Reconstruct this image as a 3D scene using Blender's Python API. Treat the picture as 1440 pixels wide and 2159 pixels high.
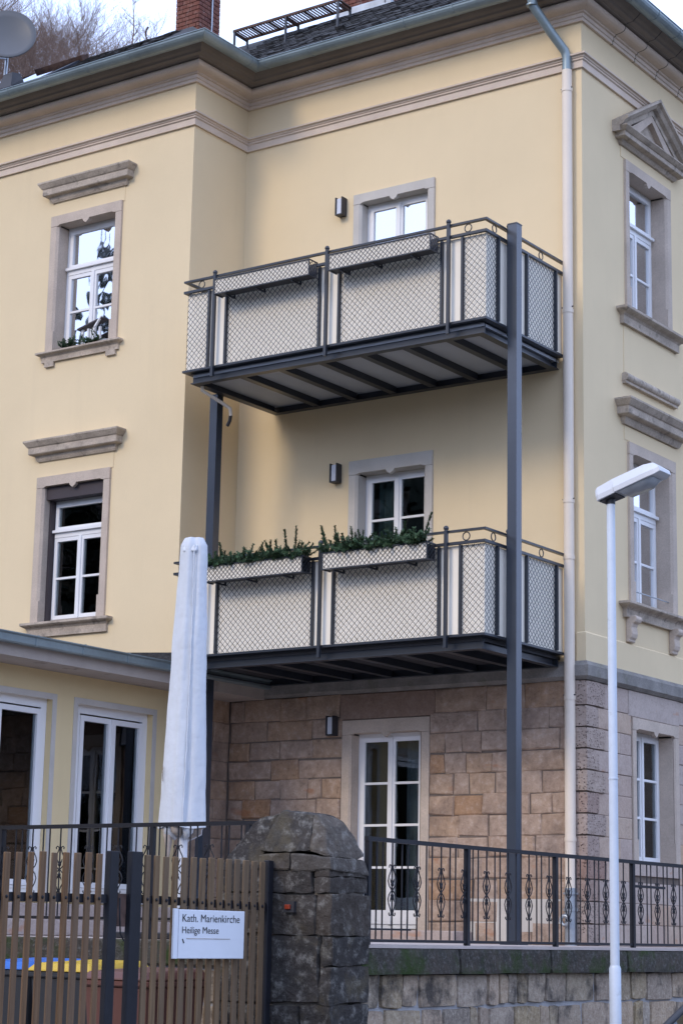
import bpy, bmesh, math, random
from mathutils import Vector, Matrix, noise
random.seed(7)
RAD = math.radians
scene = bpy.context.scene
for o in list(bpy.data.objects):
    bpy.data.objects.remove(o)
COL = scene.collection

# ------------------------------------------------------------------ camera
CAM = Vector((10.4587, -19.8, 0.08))
YAW, PITCH, ROLL = -0.610019, 0.2090263, 0.0195815
fwd = Vector((math.sin(YAW)*math.cos(PITCH), math.cos(YAW)*math.cos(PITCH), math.sin(PITCH)))
rgt0 = Vector((math.cos(YAW), -math.sin(YAW), 0))
up0 = rgt0.cross(fwd)
rgt = math.cos(ROLL)*rgt0 + math.sin(ROLL)*up0
upv = -math.sin(ROLL)*rgt0 + math.cos(ROLL)*up0
cd = bpy.data.cameras.new('camera')
cd.sensor_fit = 'VERTICAL'
cd.sensor_height = 36.0
cd.sensor_width = 24.0
cd.lens = 4191.08/2159*36.0
cd.clip_start = 0.1
cd.clip_end = 1500
cam = bpy.data.objects.new('camera', cd)
mw = Matrix.Identity(4)
for i in range(3):
    mw[i][0] = rgt[i]; mw[i][1] = upv[i]; mw[i][2] = -fwd[i]; mw[i][3] = CAM[i]
cam.matrix_world = mw
COL.objects.link(cam)
scene.camera = cam

# ------------------------------------------------------------------ sky, sun, exposure
SUN_DIR = Vector((-0.20, -0.93, 0.60)).normalized()     # towards the sun
elev = math.asin(SUN_DIR.z)
azim = math.atan2(SUN_DIR.x, SUN_DIR.y)
w = bpy.data.worlds.new('World')
scene.world = w
w.use_nodes = True
nt = w.node_tree
nt.nodes.clear()
wo = nt.nodes.new('ShaderNodeOutputWorld')
bg = nt.nodes.new('ShaderNodeBackground')
sky = nt.nodes.new('ShaderNodeTexSky')
sky.sky_type = 'NISHITA'
sky.sun_disc = False
sky.sun_elevation = elev
sky.sun_rotation = azim
sky.air_density = 1.0
sky.dust_density = 3.0
wtc = nt.nodes.new('ShaderNodeTexCoord')
wnz = nt.nodes.new('ShaderNodeTexNoise')
wnz.inputs['Scale'].default_value = 2.6
wnz.inputs['Detail'].default_value = 5
wrp = nt.nodes.new('ShaderNodeMapRange')
wrp.inputs['From Min'].default_value = 0.3
wrp.inputs['From Max'].default_value = 0.65
wrp.inputs['To Min'].default_value = 0.72
wrp.inputs['To Max'].default_value = 1.0
wmx = nt.nodes.new('ShaderNodeMix')
wmx.data_type = 'RGBA'
wmx.inputs[7].default_value = (12.9, 15.8, 23.8, 1)      # the overcast cloud layer
nt.links.new(wtc.outputs['Generated'], wnz.inputs['Vector'])
nt.links.new(wnz.outputs['Fac'], wrp.inputs['Value'])
nt.links.new(wrp.outputs['Result'], wmx.inputs[0])
nt.links.new(sky.outputs['Color'], wmx.inputs[6])
nt.links.new(wmx.outputs[2], bg.inputs['Color'])
bg.inputs['Strength'].default_value = 0.1
nt.links.new(bg.outputs['Background'], wo.inputs['Surface'])

sl = bpy.data.lights.new('sun', 'SUN')
sl.energy = 1.35
sl.angle = RAD(17)
sl.color = (1.0, 0.82, 0.58)
sun = bpy.data.objects.new('sun', sl)
sun.rotation_euler = SUN_DIR.to_track_quat('Z', 'Y').to_euler()
sun.location = (0, -30, 40)
COL.objects.link(sun)

vs = scene.view_settings
vs.view_transform = 'Standard'
vs.look = 'None'
vs.exposure = 0.0
vs.gamma = 1.0
vs.use_curve_mapping = False
scene.cycles.max_bounces = 8
scene.cycles.transparent_max_bounces = 12

# ------------------------------------------------------------------ materials
def nodes_of(name):
    m = bpy.data.materials.new(name)
    m.use_nodes = True
    n = m.node_tree
    b = n.nodes['Principled BSDF']
    return m, n, b

def mix_col(n, fac, a, b, blend='MIX'):
    x = n.nodes.new('ShaderNodeMix'); x.data_type = 'RGBA'; x.blend_type = blend
    for sock, val in ((x.inputs[0], fac), (x.inputs[6], a), (x.inputs[7], b)):
        if isinstance(val, (int, float)): sock.default_value = val
        elif isinstance(val, tuple): sock.default_value = (*val[:3], 1)
        else: n.links.new(val, sock)
    return x.outputs[2]

def noise_node(n, vec, scale, detail=4, rough=0.55, stretch=None):
    if stretch:
        mp = n.nodes.new('ShaderNodeMapping'); mp.inputs['Scale'].default_value = stretch
        n.links.new(vec, mp.inputs['Vector']); vec = mp.outputs['Vector']
    t = n.nodes.new('ShaderNodeTexNoise')
    t.inputs['Scale'].default_value = scale; t.inputs['Detail'].default_value = detail
    t.inputs['Roughness'].default_value = rough
    n.links.new(vec, t.inputs['Vector'])
    return t.outputs['Fac']

def ramp(n, fac, stops):
    r = n.nodes.new('ShaderNodeValToRGB')
    while len(r.color_ramp.elements) > 1: r.color_ramp.elements.remove(r.color_ramp.elements[-1])
    r.color_ramp.elements[0].position = stops[0][0]; r.color_ramp.elements[0].color = (*stops[0][1], 1)
    for p, c in stops[1:]:
        e = r.color_ramp.elements.new(p); e.color = (*c, 1)
    n.links.new(fac, r.inputs['Fac'])
    return r.outputs['Color']

def mrange(n, v, a, b, c=0., d=1.):
    r = n.nodes.new('ShaderNodeMapRange')
    for k, x in zip(('From Min', 'From Max', 'To Min', 'To Max'), (a, b, c, d)): r.inputs[k].default_value = x
    n.links.new(v, r.inputs['Value'])
    return r.outputs['Result']

def bump(n, b, h, strength, dist=0.01):
    bp = n.nodes.new('ShaderNodeBump'); bp.inputs['Strength'].default_value = strength
    bp.inputs['Distance'].default_value = dist
    n.links.new(h, bp.inputs['Height']); n.links.new(bp.outputs['Normal'], b.inputs['Normal'])

def mat(name, col, rough=0.6, metal=0.0, var=0.12, vscale=3.0, fine=0.0, fscale=120., bmp=0.0, bscale=60., bdist=0.01, spec=0.4, tint=None):
    m, n, b = nodes_of(name)
    tc = n.nodes.new('ShaderNodeTexCoord').outputs['Object']
    c = tuple(col)
    dark = tuple(x*(1-var) for x in c); lite = tuple(min(1, x*(1+var*0.7)) for x in c)
    out = ramp(n, noise_node(n, tc, vscale, 6, 0.6), [(0.3, dark), (0.7, lite)])
    if tint:
        f = mrange(n, noise_node(n, tc, tint[2], 5, 0.6), tint[3], tint[3]+0.12)
        out = mix_col(n, f, out, tint[0]) if tint[1] >= 1 else mix_col(n, mrange(n, f, 0, 1, 0, tint[1]), out, tint[0])
    if fine:
        f = noise_node(n, tc, fscale, 3, 0.7)
        out = mix_col(n, mrange(n, f, 0.35, 0.65, 0, fine), out, tuple(x*0.45 for x in c))
    n.links.new(out, b.inputs['Base Color'])
    b.inputs['Roughness'].default_value = rough
    b.inputs['Metallic'].default_value = metal
    b.inputs['Specular IOR Level'].default_value = spec
    if bmp: bump(n, b, noise_node(n, tc, bscale, 4, 0.6), bmp, bdist)
    return m

def stone_mat(name, stops, spots=0.35, dark=None, bmp=0.6, bscale=28., pits=0.0, vein=None, mott=(16., (0.5, 0.44, 0.4), 0.22)):
    m, n, b = nodes_of(name)
    tc = n.nodes.new('ShaderNodeTexCoord').outputs['Object']
    oi = n.nodes.new('ShaderNodeObjectInfo')
    base = ramp(n, oi.outputs['Random'], stops)
    f1 = noise_node(n, tc, 5.0, 6, 0.65)
    out = mix_col(n, mrange(n, f1, 0.35, 0.7, 0.0, spots), base, (0.20, 0.145, 0.115))
    f2 = noise_node(n, tc, 45.0, 4, 0.7)
    out = mix_col(n, mrange(n, f2, 0.3, 0.7, 0.0, 0.35), out, mix_col(n, 1.0, out, (0.45, 0.42, 0.40), 'MULTIPLY'))
    f4 = noise_node(n, tc, mott[0], 8, 0.72)
    out = mix_col(n, mrange(n, f4, 0.52, 0.66, 0.0, mott[2]), out, mott[1])
    out = mix_col(n, mrange(n, f4, 0.46, 0.34, 0.0, mott[2]), out, mix_col(n, 1.0, out, (0.35, 0.33, 0.32), 'MULTIPLY'))
    if vein:
        wv = noise_node(n, tc, 2.2, 3, 0.5, stretch=(1, 1, 2.2))
        out = mix_col(n, mrange(n, wv, 0.66, 0.72, 0.0, vein[1]), out, vein[0])
    if dark:
        f3 = noise_node(n, tc, dark[2], 5, 0.62)
        out = mix_col(n, mrange(n, f3, dark[1], dark[1]+0.16, 0.0, dark[3]), out, dark[0])
    h = f2
    if pits:
        vo = n.nodes.new('ShaderNodeTexVoronoi'); vo.inputs['Scale'].default_value = 34
        n.links.new(tc, vo.inputs['Vector'])
        pf = mrange(n, vo.outputs['Distance'], 0.10, 0.34)
        out = mix_col(n, mrange(n, pf, 0, 1, pits, 0.0), out, (0.06, 0.045, 0.04))
        h = pf
    n.links.new(out, b.inputs['Base Color'])
    b.inputs['Roughness'].default_value = 0.9
    b.inputs['Specular IOR Level'].default_value = 0.1
    mul = n.nodes.new('ShaderNodeMath'); mul.operation = 'ADD'
    n.links.new(noise_node(n, tc, bscale, 5, 0.65), mul.inputs[0]); n.links.new(h, mul.inputs[1])
    bump(n, b, mul.outputs[0], bmp, 0.012)
    return m

def wood_mat(name, a, bcol, along='Z'):
    m, n, b = nodes_of(name)
    tc = n.nodes.new('ShaderNodeTexCoord').outputs['Object']
    oi = n.nodes.new('ShaderNodeObjectInfo')
    st = {'Z': (30, 30, 1.2), 'Y': (30, 1.2, 30)}[along]
    f = noise_node(n, tc, 1.6, 5, 0.6, stretch=st)
    out = ramp(n, f, [(0.3, a), (0.7, bcol)])
    r2 = mrange(n, oi.outputs['Random'], 0, 1, 0.0, 0.5)
    out = mix_col(n, r2, out, (0.13, 0.10, 0.074))
    n.links.new(out, b.inputs['Base Color'])
    b.inputs['Roughness'].default_value = 0.75
    b.inputs['Specular IOR Level'].default_value = 0.25
    bump(n, b, f, 0.4, 0.004)
    return m

def glass_mat(name, refl=0.45, tintc=(0.55, 0.6, 0.62), wav=0.02):
    m = bpy.data.materials.new(name); m.use_nodes = True
    n = m.node_tree; n.nodes.clear()
    out = n.nodes.new('ShaderNodeOutputMaterial')
    mx = n.nodes.new('ShaderNodeMixShader')
    gl = n.nodes.new('ShaderNodeBsdfGlossy'); gl.inputs['Roughness'].default_value = 0.015
    gl.inputs['Color'].default_value = (0.95, 0.97, 1, 1)
    tr = n.nodes.new('ShaderNodeBsdfTransparent'); tr.inputs['Color'].default_value = (*tintc, 1)
    tc = n.nodes.new('ShaderNodeTexCoord').outputs['Object']
    bp = n.nodes.new('ShaderNodeBump'); bp.inputs['Strength'].default_value = wav; bp.inputs['Distance'].default_value = 0.05
    n.links.new(noise_node(n, tc, 3.5, 1, 0.4), bp.inputs['Height'])
    n.links.new(bp.outputs['Normal'], gl.inputs['Normal'])
    fr = n.nodes.new('ShaderNodeFresnel'); fr.inputs['IOR'].default_value = 1.5
    f = mrange(n, fr.outputs['Fac'], 0.04, 1.0, refl, 1.0)
    n.links.new(f, mx.inputs['Fac'])
    n.links.new(tr.outputs[0], mx.inputs[1]); n.links.new(gl.outputs[0], mx.inputs[2])
    n.links.new(mx.outputs[0], out.inputs['Surface'])
    return m

def plaster_mat(name, c):
    m, n, b = nodes_of(name)
    tc = n.nodes.new('ShaderNodeTexCoord').outputs['Object']
    out = ramp(n, noise_node(n, tc, 0.45, 7, 0.62), [(0.28, tuple(x*0.93 for x in c)), (0.72, tuple(min(1, x*1.04) for x in c))])
    f = noise_node(n, tc, 1.4, 5, 0.6, stretch=(2.6, 2.6, 0.16))
    out = mix_col(n, mrange(n, f, 0.56, 0.78, 0, 0.13), out, (c[0]*0.72, c[1]*0.72, c[2]*0.74))
    f = noise_node(n, tc, 2.3, 8, 0.7)
    out = mix_col(n, mrange(n, f, 0.58, 0.70, 0, 0.10), out, (c[0]*0.78, c[1]*0.80, c[2]*0.86))
    f = noise_node(n, tc, 95.0, 4, 0.75)
    out = mix_col(n, mrange(n, f, 0.35, 0.7, 0, 0.10), out, tuple(x*0.6 for x in c))
    n.links.new(out, b.inputs['Base Color'])
    b.inputs['Roughness'].default_value = 0.92; b.inputs['Specular IOR Level'].default_value = 0.12
    bump(n, b, noise_node(n, tc, 120.0, 5, 0.7), 0.35, 0.006)
    return m
MT = {}
MT['plaster'] = plaster_mat('plaster_yellow', (0.772, 0.628, 0.405))
MT['plaster_ext'] = plaster_mat('plaster_extension', (0.75, 0.605, 0.35))
MT['trim'] = mat('painted_sandstone_trim', (0.66, 0.545, 0.44), 0.85, var=0.12, vscale=2.0, fine=0.15, fscale=70, bmp=0.25, bscale=70, bdist=0.006, spec=0.2)
MT['eaveboard'] = mat('eave_board_paint', (0.22, 0.19, 0.165), 0.8, var=0.15, vscale=2.0, fine=0.1, fscale=40, spec=0.2)
MT['surround'] = mat('sandstone_surround', (0.57, 0.475, 0.39), 0.9, var=0.16, vscale=2.5, fine=0.28, fscale=60, bmp=0.4, bscale=60, spec=0.2)
MT['surround_grey'] = mat('grey_stone_surround', (0.56, 0.525, 0.475), 0.85, var=0.1, vscale=2.5, fine=0.12, fscale=80, bmp=0.25, bscale=60, spec=0.2)
MT['hood'] = mat('weathered_hood_stone', (0.52, 0.44, 0.355), 0.9, var=0.28, vscale=4, fine=0.4, fscale=45, bmp=0.5, bscale=45, spec=0.2, tint=((0.16, 0.14, 0.125), 0.7, 7.0, 0.56))
MT['band'] = mat('plinth_band_stone', (0.27, 0.255, 0.235), 0.9, var=0.3, vscale=4, fine=0.35, fscale=50, bmp=0.5, bscale=50, spec=0.2, tint=((0.15, 0.145, 0.10), 0.7, 3.0, 0.58))
MT['zinc'] = mat('zinc_sheet', (0.255, 0.315, 0.335), 0.42, 0.45, var=0.2, vscale=2.2, fine=0.12, fscale=18, spec=0.5)
MT['pipe_paint'] = mat('painted_downpipe', (0.76, 0.665, 0.55), 0.5, var=0.05, vscale=1.5, fine=0.05, fscale=40, spec=0.4)
MT['anthracite'] = mat('anthracite_steel', (0.026, 0.032, 0.043), 0.36, 0.1, var=0.12, vscale=4, spec=0.55)
MT['post_steel'] = mat('painted_post_steel', (0.045, 0.056, 0.076), 0.27, 0.2, var=0.1, vscale=4, spec=0.8)
MT['iron'] = mat('black_iron', (0.013, 0.014, 0.019), 0.5, 0.0, var=0.2, vscale=6, spec=0.3)
MT['white'] = mat('white_window_paint', (0.80, 0.80, 0.80), 0.4, var=0.02, vscale=2, spec=0.5)
MT['sheet'] = mat('cream_panel_sheet', (0.94, 0.87, 0.74), 0.55, var=0.03, vscale=1.5, spec=0.3)
MT['soffit'] = mat('balcony_soffit_board', (0.42, 0.45, 0.50), 0.6, var=0.06, vscale=2, spec=0.3)
MT['deck_soffit_shade'] = mat('dark_decking_and_soffit_shade', (0.045, 0.045, 0.05), 0.8, var=0.2)  # floor decking, and the painted shade of the lower soffit
MT['glass'] = glass_mat('window_glass', 0.72, wav=0.02)
MT['glass_low'] = glass_mat('window_glass_clear', 0.07, (0.62, 0.66, 0.66))
MT['room'] = mat('room_wall', (0.17, 0.16, 0.15), 0.9, var=0.1)
MT['curtain'] = mat('curtain_fabric', (0.46, 0.50, 0.55), 0.9, var=0.15, vscale=6, spec=0.1)
MT['curtain_dark'] = mat('curtain_teal_fabric', (0.26, 0.35, 0.36), 0.9, var=0.15, vscale=6, spec=0.1)
MT['mortar'] = mat('lime_mortar', (0.20, 0.165, 0.14), 0.95, var=0.3, vscale=6, fine=0.3, bmp=0.5, bscale=80, spec=0.1)
MT['mortar_dark2'] = mat('sooty_chimney_mortar', (0.13, 0.085, 0.07), 0.95, var=0.3, vscale=6, spec=0.1)
MT['mortar_pale'] = mat('cement_mortar_pale', (0.40, 0.40, 0.41), 0.95, var=0.25, vscale=5, fine=0.3, bmp=0.6, bscale=60, spec=0.1)
MT['mortar_dark'] = mat('old_dark_mortar', (0.20, 0.18, 0.155), 0.95, var=0.35, vscale=6, fine=0.3, bmp=0.6, bscale=60, spec=0.1)
SAND = [(0.0, (0.50, 0.365, 0.275)), (0.25, (0.53, 0.40, 0.31)), (0.45, (0.46, 0.355, 0.285)), (0.62, (0.53, 0.375, 0.26)), (0.78, (0.54, 0.415, 0.33)), (0.9, (0.51, 0.345, 0.225)), (1.0, (0.46, 0.265, 0.145))]
MT['sandstone'] = stone_mat('sandstone_block', SAND, 0.45, bmp=0.7, vein=((0.38, 0.15, 0.06), 0.5), dark=((0.15, 0.115, 0.10), 0.52, 1.7, 0.6), mott=(13., (0.62, 0.51, 0.44), 0.45))
MT['ashlar'] = stone_mat('sandstone_ashlar', [(0, (0.52, 0.43, 0.37)), (0.35, (0.55, 0.47, 0.42)), (0.6, (0.57, 0.44, 0.34)), (0.8, (0.50, 0.42, 0.385)), (1, (0.58, 0.41, 0.28))], 0.2, bmp=0.4, vein=((0.45, 0.2, 0.09), 0.45))
MT['quoin'] = stone_mat('rusticated_quoin', [(0, (0.52, 0.42, 0.35)), (0.5, (0.46, 0.37, 0.32)), (1, (0.38, 0.25, 0.20))], 0.35, bmp=1.0, pits=0.75)
MT['lintel'] = stone_mat('sandstone_lintel', [(0, (0.33, 0.235, 0.185)), (1, (0.33, 0.235, 0.185))], 0.3, bmp=0.4)
MT['rubble'] = stone_mat('retaining_wall_stone', [(0, (0.42, 0.36, 0.29)), (0.2, (0.53, 0.41, 0.29)), (0.4, (0.44, 0.395, 0.345)), (0.6, (0.48, 0.37, 0.215)), (0.8, (0.31, 0.27, 0.225)), (1, (0.56, 0.44, 0.33))], 0.4, dark=((0.035, 0.035, 0.038), 0.515, 3.0, 0.85), bmp=1.0, bscale=24, mott=(26., (0.58, 0.51, 0.42), 0.55))
MT['coping'] = stone_mat('mossy_coping_stone', [(0, (0.05, 0.05, 0.046)), (1, (0.075, 0.074, 0.064))], 0.3, dark=((0.035, 0.06, 0.015), 0.50, 2.6, 0.85), bmp=1.0, mott=(26., (0.25, 0.25, 0.24), 0.4))
MT['pillar'] = stone_mat('blackened_pillar_stone', [(0, (0.058, 0.055, 0.052)), (0.3, (0.045, 0.044, 0.044)), (0.6, (0.082, 0.071, 0.061)), (0.8, (0.064, 0.064, 0.064)), (1, (0.115, 0.10, 0.085))], 0.10, dark=((0.145, 0.12, 0.075), 0.55, 2.2, 0.6), bmp=1.0, bscale=20, mott=(12., (0.30, 0.29, 0.265), 0.5))
MT['slate'] = mat('slate_roofing', (0.052, 0.053, 0.056), 0.75, var=0.4, vscale=9, fine=0.5, fscale=35, bmp=1.0, bscale=26, bdist=0.03, spec=0.3)
MT['brick'] = stone_mat('chimney_brick', [(0, (0.19, 0.075, 0.056)), (0.5, (0.22, 0.092, 0.068)), (1, (0.155, 0.062, 0.052))], 0.15, bmp=0.4)
MT['lead'] = mat('lead_flashing', (0.42, 0.45, 0.48), 0.5, 0.3, var=0.2, vscale=5)
MT['rust'] = mat('rusty_walkway_steel', (0.10, 0.062, 0.05), 0.8, var=0.4, vscale=12, spec=0.2)
MT['slat'] = wood_mat('weathered_fence_wood', (0.10, 0.053, 0.024), (0.215, 0.122, 0.06))
MT['slat_grey'] = wood_mat('silvered_fence_wood', (0.10, 0.061, 0.031), (0.225, 0.148, 0.08))
MT['signwhite'] = mat('sign_board_white', (0.72, 0.75, 0.80), 0.4, var=0.03, vscale=3, spec=0.4)
MT['ink'] = mat('sign_black_print', (0.02, 0.02, 0.022), 0.5, var=0.0)
MT['cover'] = mat('parasol_cover_fabric', (0.60, 0.63, 0.67), 0.8, var=0.06, vscale=3.0, bmp=0.4, bscale=10, bdist=0.025, spec=0.2)
MT['cover_dirty'] = mat('parasol_cloth_beige', (0.42, 0.36, 0.31), 0.85, var=0.3, vscale=10, spec=0.1)
MT['alu'] = mat('white_aluminium_pole', (0.72, 0.74, 0.78), 0.35, 0.1, var=0.04, vscale=3, spec=0.5)
MT['lamppost'] = mat('pale_painted_lamp_post', (0.62, 0.68, 0.76), 0.42, 0.05, var=0.06, vscale=2.5, fine=0.08, fscale=25, spec=0.5, tint=((0.28, 0.32, 0.30), 0.5, 8.0, 0.64))
MT['lamphead'] = mat('lamp_housing_white', (0.60, 0.615, 0.64), 0.4, var=0.03, vscale=3, spec=0.5)
MT['lampglass'] = mat('lamp_diffuser', (0.36, 0.38, 0.40), 0.15, var=0.2, vscale=6, spec=0.6)
MT['darkplastic'] = mat('dark_plastic', (0.035, 0.035, 0.04), 0.5, var=0.1)
MT['opal'] = mat('opal_lamp_cover', (0.62, 0.64, 0.70), 0.3, var=0.02)
MT['fir'] = mat('fir_needles', (0.058, 0.108, 0.052), 0.7, var=0.45, vscale=9, spec=0.25)
MT['firstem'] = mat('fir_stem', (0.07, 0.055, 0.035), 0.8, var=0.2)
MT['terrace'] = mat('terrace_paving', (0.50, 0.43, 0.39), 0.85, var=0.12, vscale=2.5, fine=0.15, fscale=60, bmp=0.3)
MT['asphalt'] = mat('asphalt', (0.052, 0.052, 0.055), 0.9, var=0.2, vscale=2, fine=0.4, fscale=200, bmp=0.5, bscale=200)
MT['pavement'] = mat('pavement_slab', (0.26, 0.25, 0.24), 0.9, var=0.15, vscale=2, fine=0.2, bmp=0.4)
MT['soil'] = mat('ground_soil', (0.11, 0.10, 0.075), 0.95, var=0.3, vscale=0.5, bmp=0.5, bscale=8, spec=0.1)
MT['hill'] = mat('wooded_hill_floor', (0.062, 0.052, 0.045), 0.95, var=0.4, vscale=0.12, spec=0.1)
MT['conifer'] = mat('conifer_mass', (0.035, 0.042, 0.032), 0.9, var=0.4, vscale=0.4, spec=0.1)
MT['bark'] = mat('bare_branch_bark', (0.19, 0.135, 0.11), 0.9, var=0.25, vscale=3, spec=0.1)
MT['bark_pale'] = mat('pale_birch_bark', (0.27, 0.235, 0.225), 0.9, var=0.25, vscale=3, spec=0.1)
MT['shutter'] = mat('roller_shutter_brown', (0.052, 0.040, 0.044), 0.5, var=0.08)
MT['eave'] = mat('flaking_eave_paint', (0.44, 0.385, 0.34), 0.9, var=0.1, vscale=3, fine=0.12, spec=0.15, tint=((0.13, 0.115, 0.10), 0.9, 2.6, 0.60), bmp=0.4, bscale=30)
MT['dish'] = mat('dish_grey', (0.10, 0.102, 0.106), 0.45, var=0.05, spec=0.4)
MT['bin_dark'] = mat('bin_anthracite_plastic', (0.03, 0.032, 0.036), 0.5, var=0.1)
MT['bin_blue'] = mat('bin_blue_lid', (0.03, 0.13, 0.45), 0.45, var=0.08)
MT['bin_yellow'] = mat('bin_yellow_lid', (0.55, 0.36, 0.03), 0.45, var=0.08)
MT['bin_brown'] = mat('bin_brown_plastic', (0.13, 0.055, 0.042), 0.5, var=0.1)
MT['carpaint'] = mat('car_paint_dark', (0.02, 0.022, 0.026), 0.25, 0.3, var=0.05, spec=0.6)
MT['tyre'] = mat('tyre_rubber', (0.02, 0.02, 0.02), 0.8, var=0.1)
MT['chrome'] = mat('wheel_alloy', (0.45, 0.45, 0.47), 0.3, 0.8, var=0.05)
MT['carglass'] = glass_mat('car_glass_teal', 0.22, (0.10, 0.20, 0.20))
MT['orange'] = mat('orange_reflector', (0.26, 0.035, 0.012), 0.4, var=0.1)
MT['galv'] = mat('galvanised_steel', (0.42, 0.46, 0.50), 0.35, 0.6, var=0.15, vscale=8)

# ------------------------------------------------------------------ mesh builder
class Plane:
    """kind 'F': wall facing -Y at y=c (u=X); kind 'S': wall facing +X at x=c (u=Y)."""
    def __init__(s, kind, c): s.k, s.c = kind, c
    def __call__(s, u, v, n=0.0):
        return (u, s.c-n, v) if s.k == 'F' else (s.c+n, u, v)

class MB:
    def __init__(s): s.v, s.f, s.sm = [], [], []
    def add(s, vs, fs, smooth=False):
        o = len(s.v); s.v += [tuple(p) for p in vs]
        for f in fs: s.f.append([i+o for i in f]); s.sm.append(smooth)
        return s
    def hexa(s, p):   # 8 corners: bottom 0-3, top 4-7
        return s.add(p, [(0, 3, 2, 1), (4, 5, 6, 7), (0, 1, 5, 4), (1, 2, 6, 5), (2, 3, 7, 6), (3, 0, 4, 7)])
    def box(s, x0, x1, y0, y1, z0, z1):
        return s.hexa([(x0, y0, z0), (x1, y0, z0), (x1, y1, z0), (x0, y1, z0), (x0, y0, z1), (x1, y0, z1), (x1, y1, z1), (x0, y1, z1)])
    def pbox(s, pl, u0, u1, v0, v1, n0, n1):
        a, b = pl(u0, v0, n0), pl(u1, v1, n1)
        return s.box(min(a[0], b[0]), max(a[0], b[0]), min(a[1], b[1]), max(a[1], b[1]), min(a[2], b[2]), max(a[2], b[2]))
    def frame(s, pl, u0, u1, v0, v1, w, n0, n1, wb=None):
        wb = w if wb is None else wb
        s.pbox(pl, u0, u0+w, v0, v1, n0, n1); s.pbox(pl, u1-w, u1, v0, v1, n0, n1)
        s.pbox(pl, u0+w, u1-w, v1-w, v1, n0, n1)
        if wb: s.pbox(pl, u0+w, u1-w, v0, v0+wb, n0, n1)
        return s
    def tube(s, pts, r, n=8, caps=True, smooth=True):
        pts = [Vector(p) for p in pts]
        rr = r if isinstance(r, (list, tuple)) else [r]*len(pts)
        rings = []
        t0 = (pts[1]-pts[0]).normalized()
        a = t0.orthogonal().normalized()
        for i, p in enumerate(pts):
            if i == 0: t = pts[1]-pts[0]
            elif i == len(pts)-1: t = pts[-1]-pts[-2]
            else: t = (pts[i+1]-pts[i]).normalized()+(pts[i]-pts[i-1]).normalized()
            t = t.normalized()
            a = (a-a.dot(t)*t).normalized(); b = t.cross(a)
            rings.append([p+rr[i]*(math.cos(2*math.pi*k/n)*a+math.sin(2*math.pi*k/n)*b) for k in range(n)])
        vs = [q for rg in rings for q in rg]; fs = []
        for i in range(len(pts)-1):
            for k in range(n):
                k2 = (k+1) % n
                fs.append((i*n+k, i*n+k2, (i+1)*n+k2, (i+1)*n+k))
        s.add(vs, fs, smooth)
        if caps:
            s.add(rings[0], [tuple(reversed(range(n)))]); s.add(rings[-1], [tuple(range(n))])
        return s
    def prism(s, pl, prof, u0, u1):     # prof list of (n, v)
        m = len(prof)
        vs = [pl(u0, v, n) for n, v in prof]+[pl(u1, v, n) for n, v in prof]
        fs = [(i, (i+1) % m, m+(i+1) % m, m+i) for i in range(m)]+[tuple(range(m)), tuple(reversed(range(m, 2*m)))]
        return s.add(vs, fs)
    def sphere(s, c, r, n=10, m=6, sc=(1, 1, 1)):
        vs = [(c[0], c[1], c[2]-r*sc[2])]
        for j in range(1, m):
            a = math.pi*j/m-math.pi/2
            for k in range(n):
                vs.append((c[0]+sc[0]*r*math.cos(a)*math.cos(2*math.pi*k/n), c[1]+sc[1]*r*math.cos(a)*math.sin(2*math.pi*k/n), c[2]+sc[2]*r*math.sin(a)))
        vs.append((c[0], c[1], c[2]+r*sc[2])); fs = []
        for k in range(n): fs.append((0, 1+(k+1) % n, 1+k))
        for j in range(m-2):
            for k in range(n):
                a, b = 1+j*n+k, 1+j*n+(k+1) % n
                fs.append((a, b, b+n, a+n))
        L = len(vs)-1
        for k in range(n): fs.append((L, L-n+k, L-n+(k+1) % n))
        return s.add(vs, fs, True)
    def ring(s, c, ax1, ax2, R, r, n=14, m=5):
        c, ax1, ax2 = Vector(c), Vector(ax1), Vector(ax2)
        ax3 = ax1.cross(ax2); vs, fs = [], []
        for i in range(n):
            d = math.cos(2*math.pi*i/n)*ax1+math.sin(2*math.pi*i/n)*ax2
            for k in range(m):
                vs.append(c+d*(R+r*math.cos(2*math.pi*k/m))+ax3*r*math.sin(2*math.pi*k/m))
        for i in range(n):
            for k in range(m):
                fs.append((i*m+k, ((i+1) % n)*m+k, ((i+1) % n)*m+(k+1) % m, i*m+(k+1) % m))
        return s.add(vs, fs, True)
    def sweep(s, path, prof, closed=True, caps=True):   # path in plan, outward = right-hand side
        P = [Vector(p) for p in path]; offs = []
        for i in range(len(P)):
            def nrm(a, b):
                d = (b-a).normalized(); return Vector((d.y, -d.x))
            if i == 0: m = nrm(P[0], P[1])
            elif i == len(P)-1: m = nrm(P[-2], P[-1])
            else:
                a, b = nrm(P[i-1], P[i]), nrm(P[i], P[i+1]); m = (a+b)/(1+a.dot(b))
            offs.append(m)
        k = len(prof); vs = []
        for p, m in zip(P, offs):
            for o, z in prof: vs.append((p.x+m.x*o, p.y+m.y*o, z))
        fs = []
        for i in range(len(P)-1):
            for j in range(k if closed else k-1):
                j2 = (j+1) % k
                fs.append((i*k+j, (i+1)*k+j, (i+1)*k+j2, i*k+j2))
        if caps and closed: fs += [tuple(range(k)), tuple(reversed(range((len(P)-1)*k, len(P)*k)))]
        return s.add(vs, fs)
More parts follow.
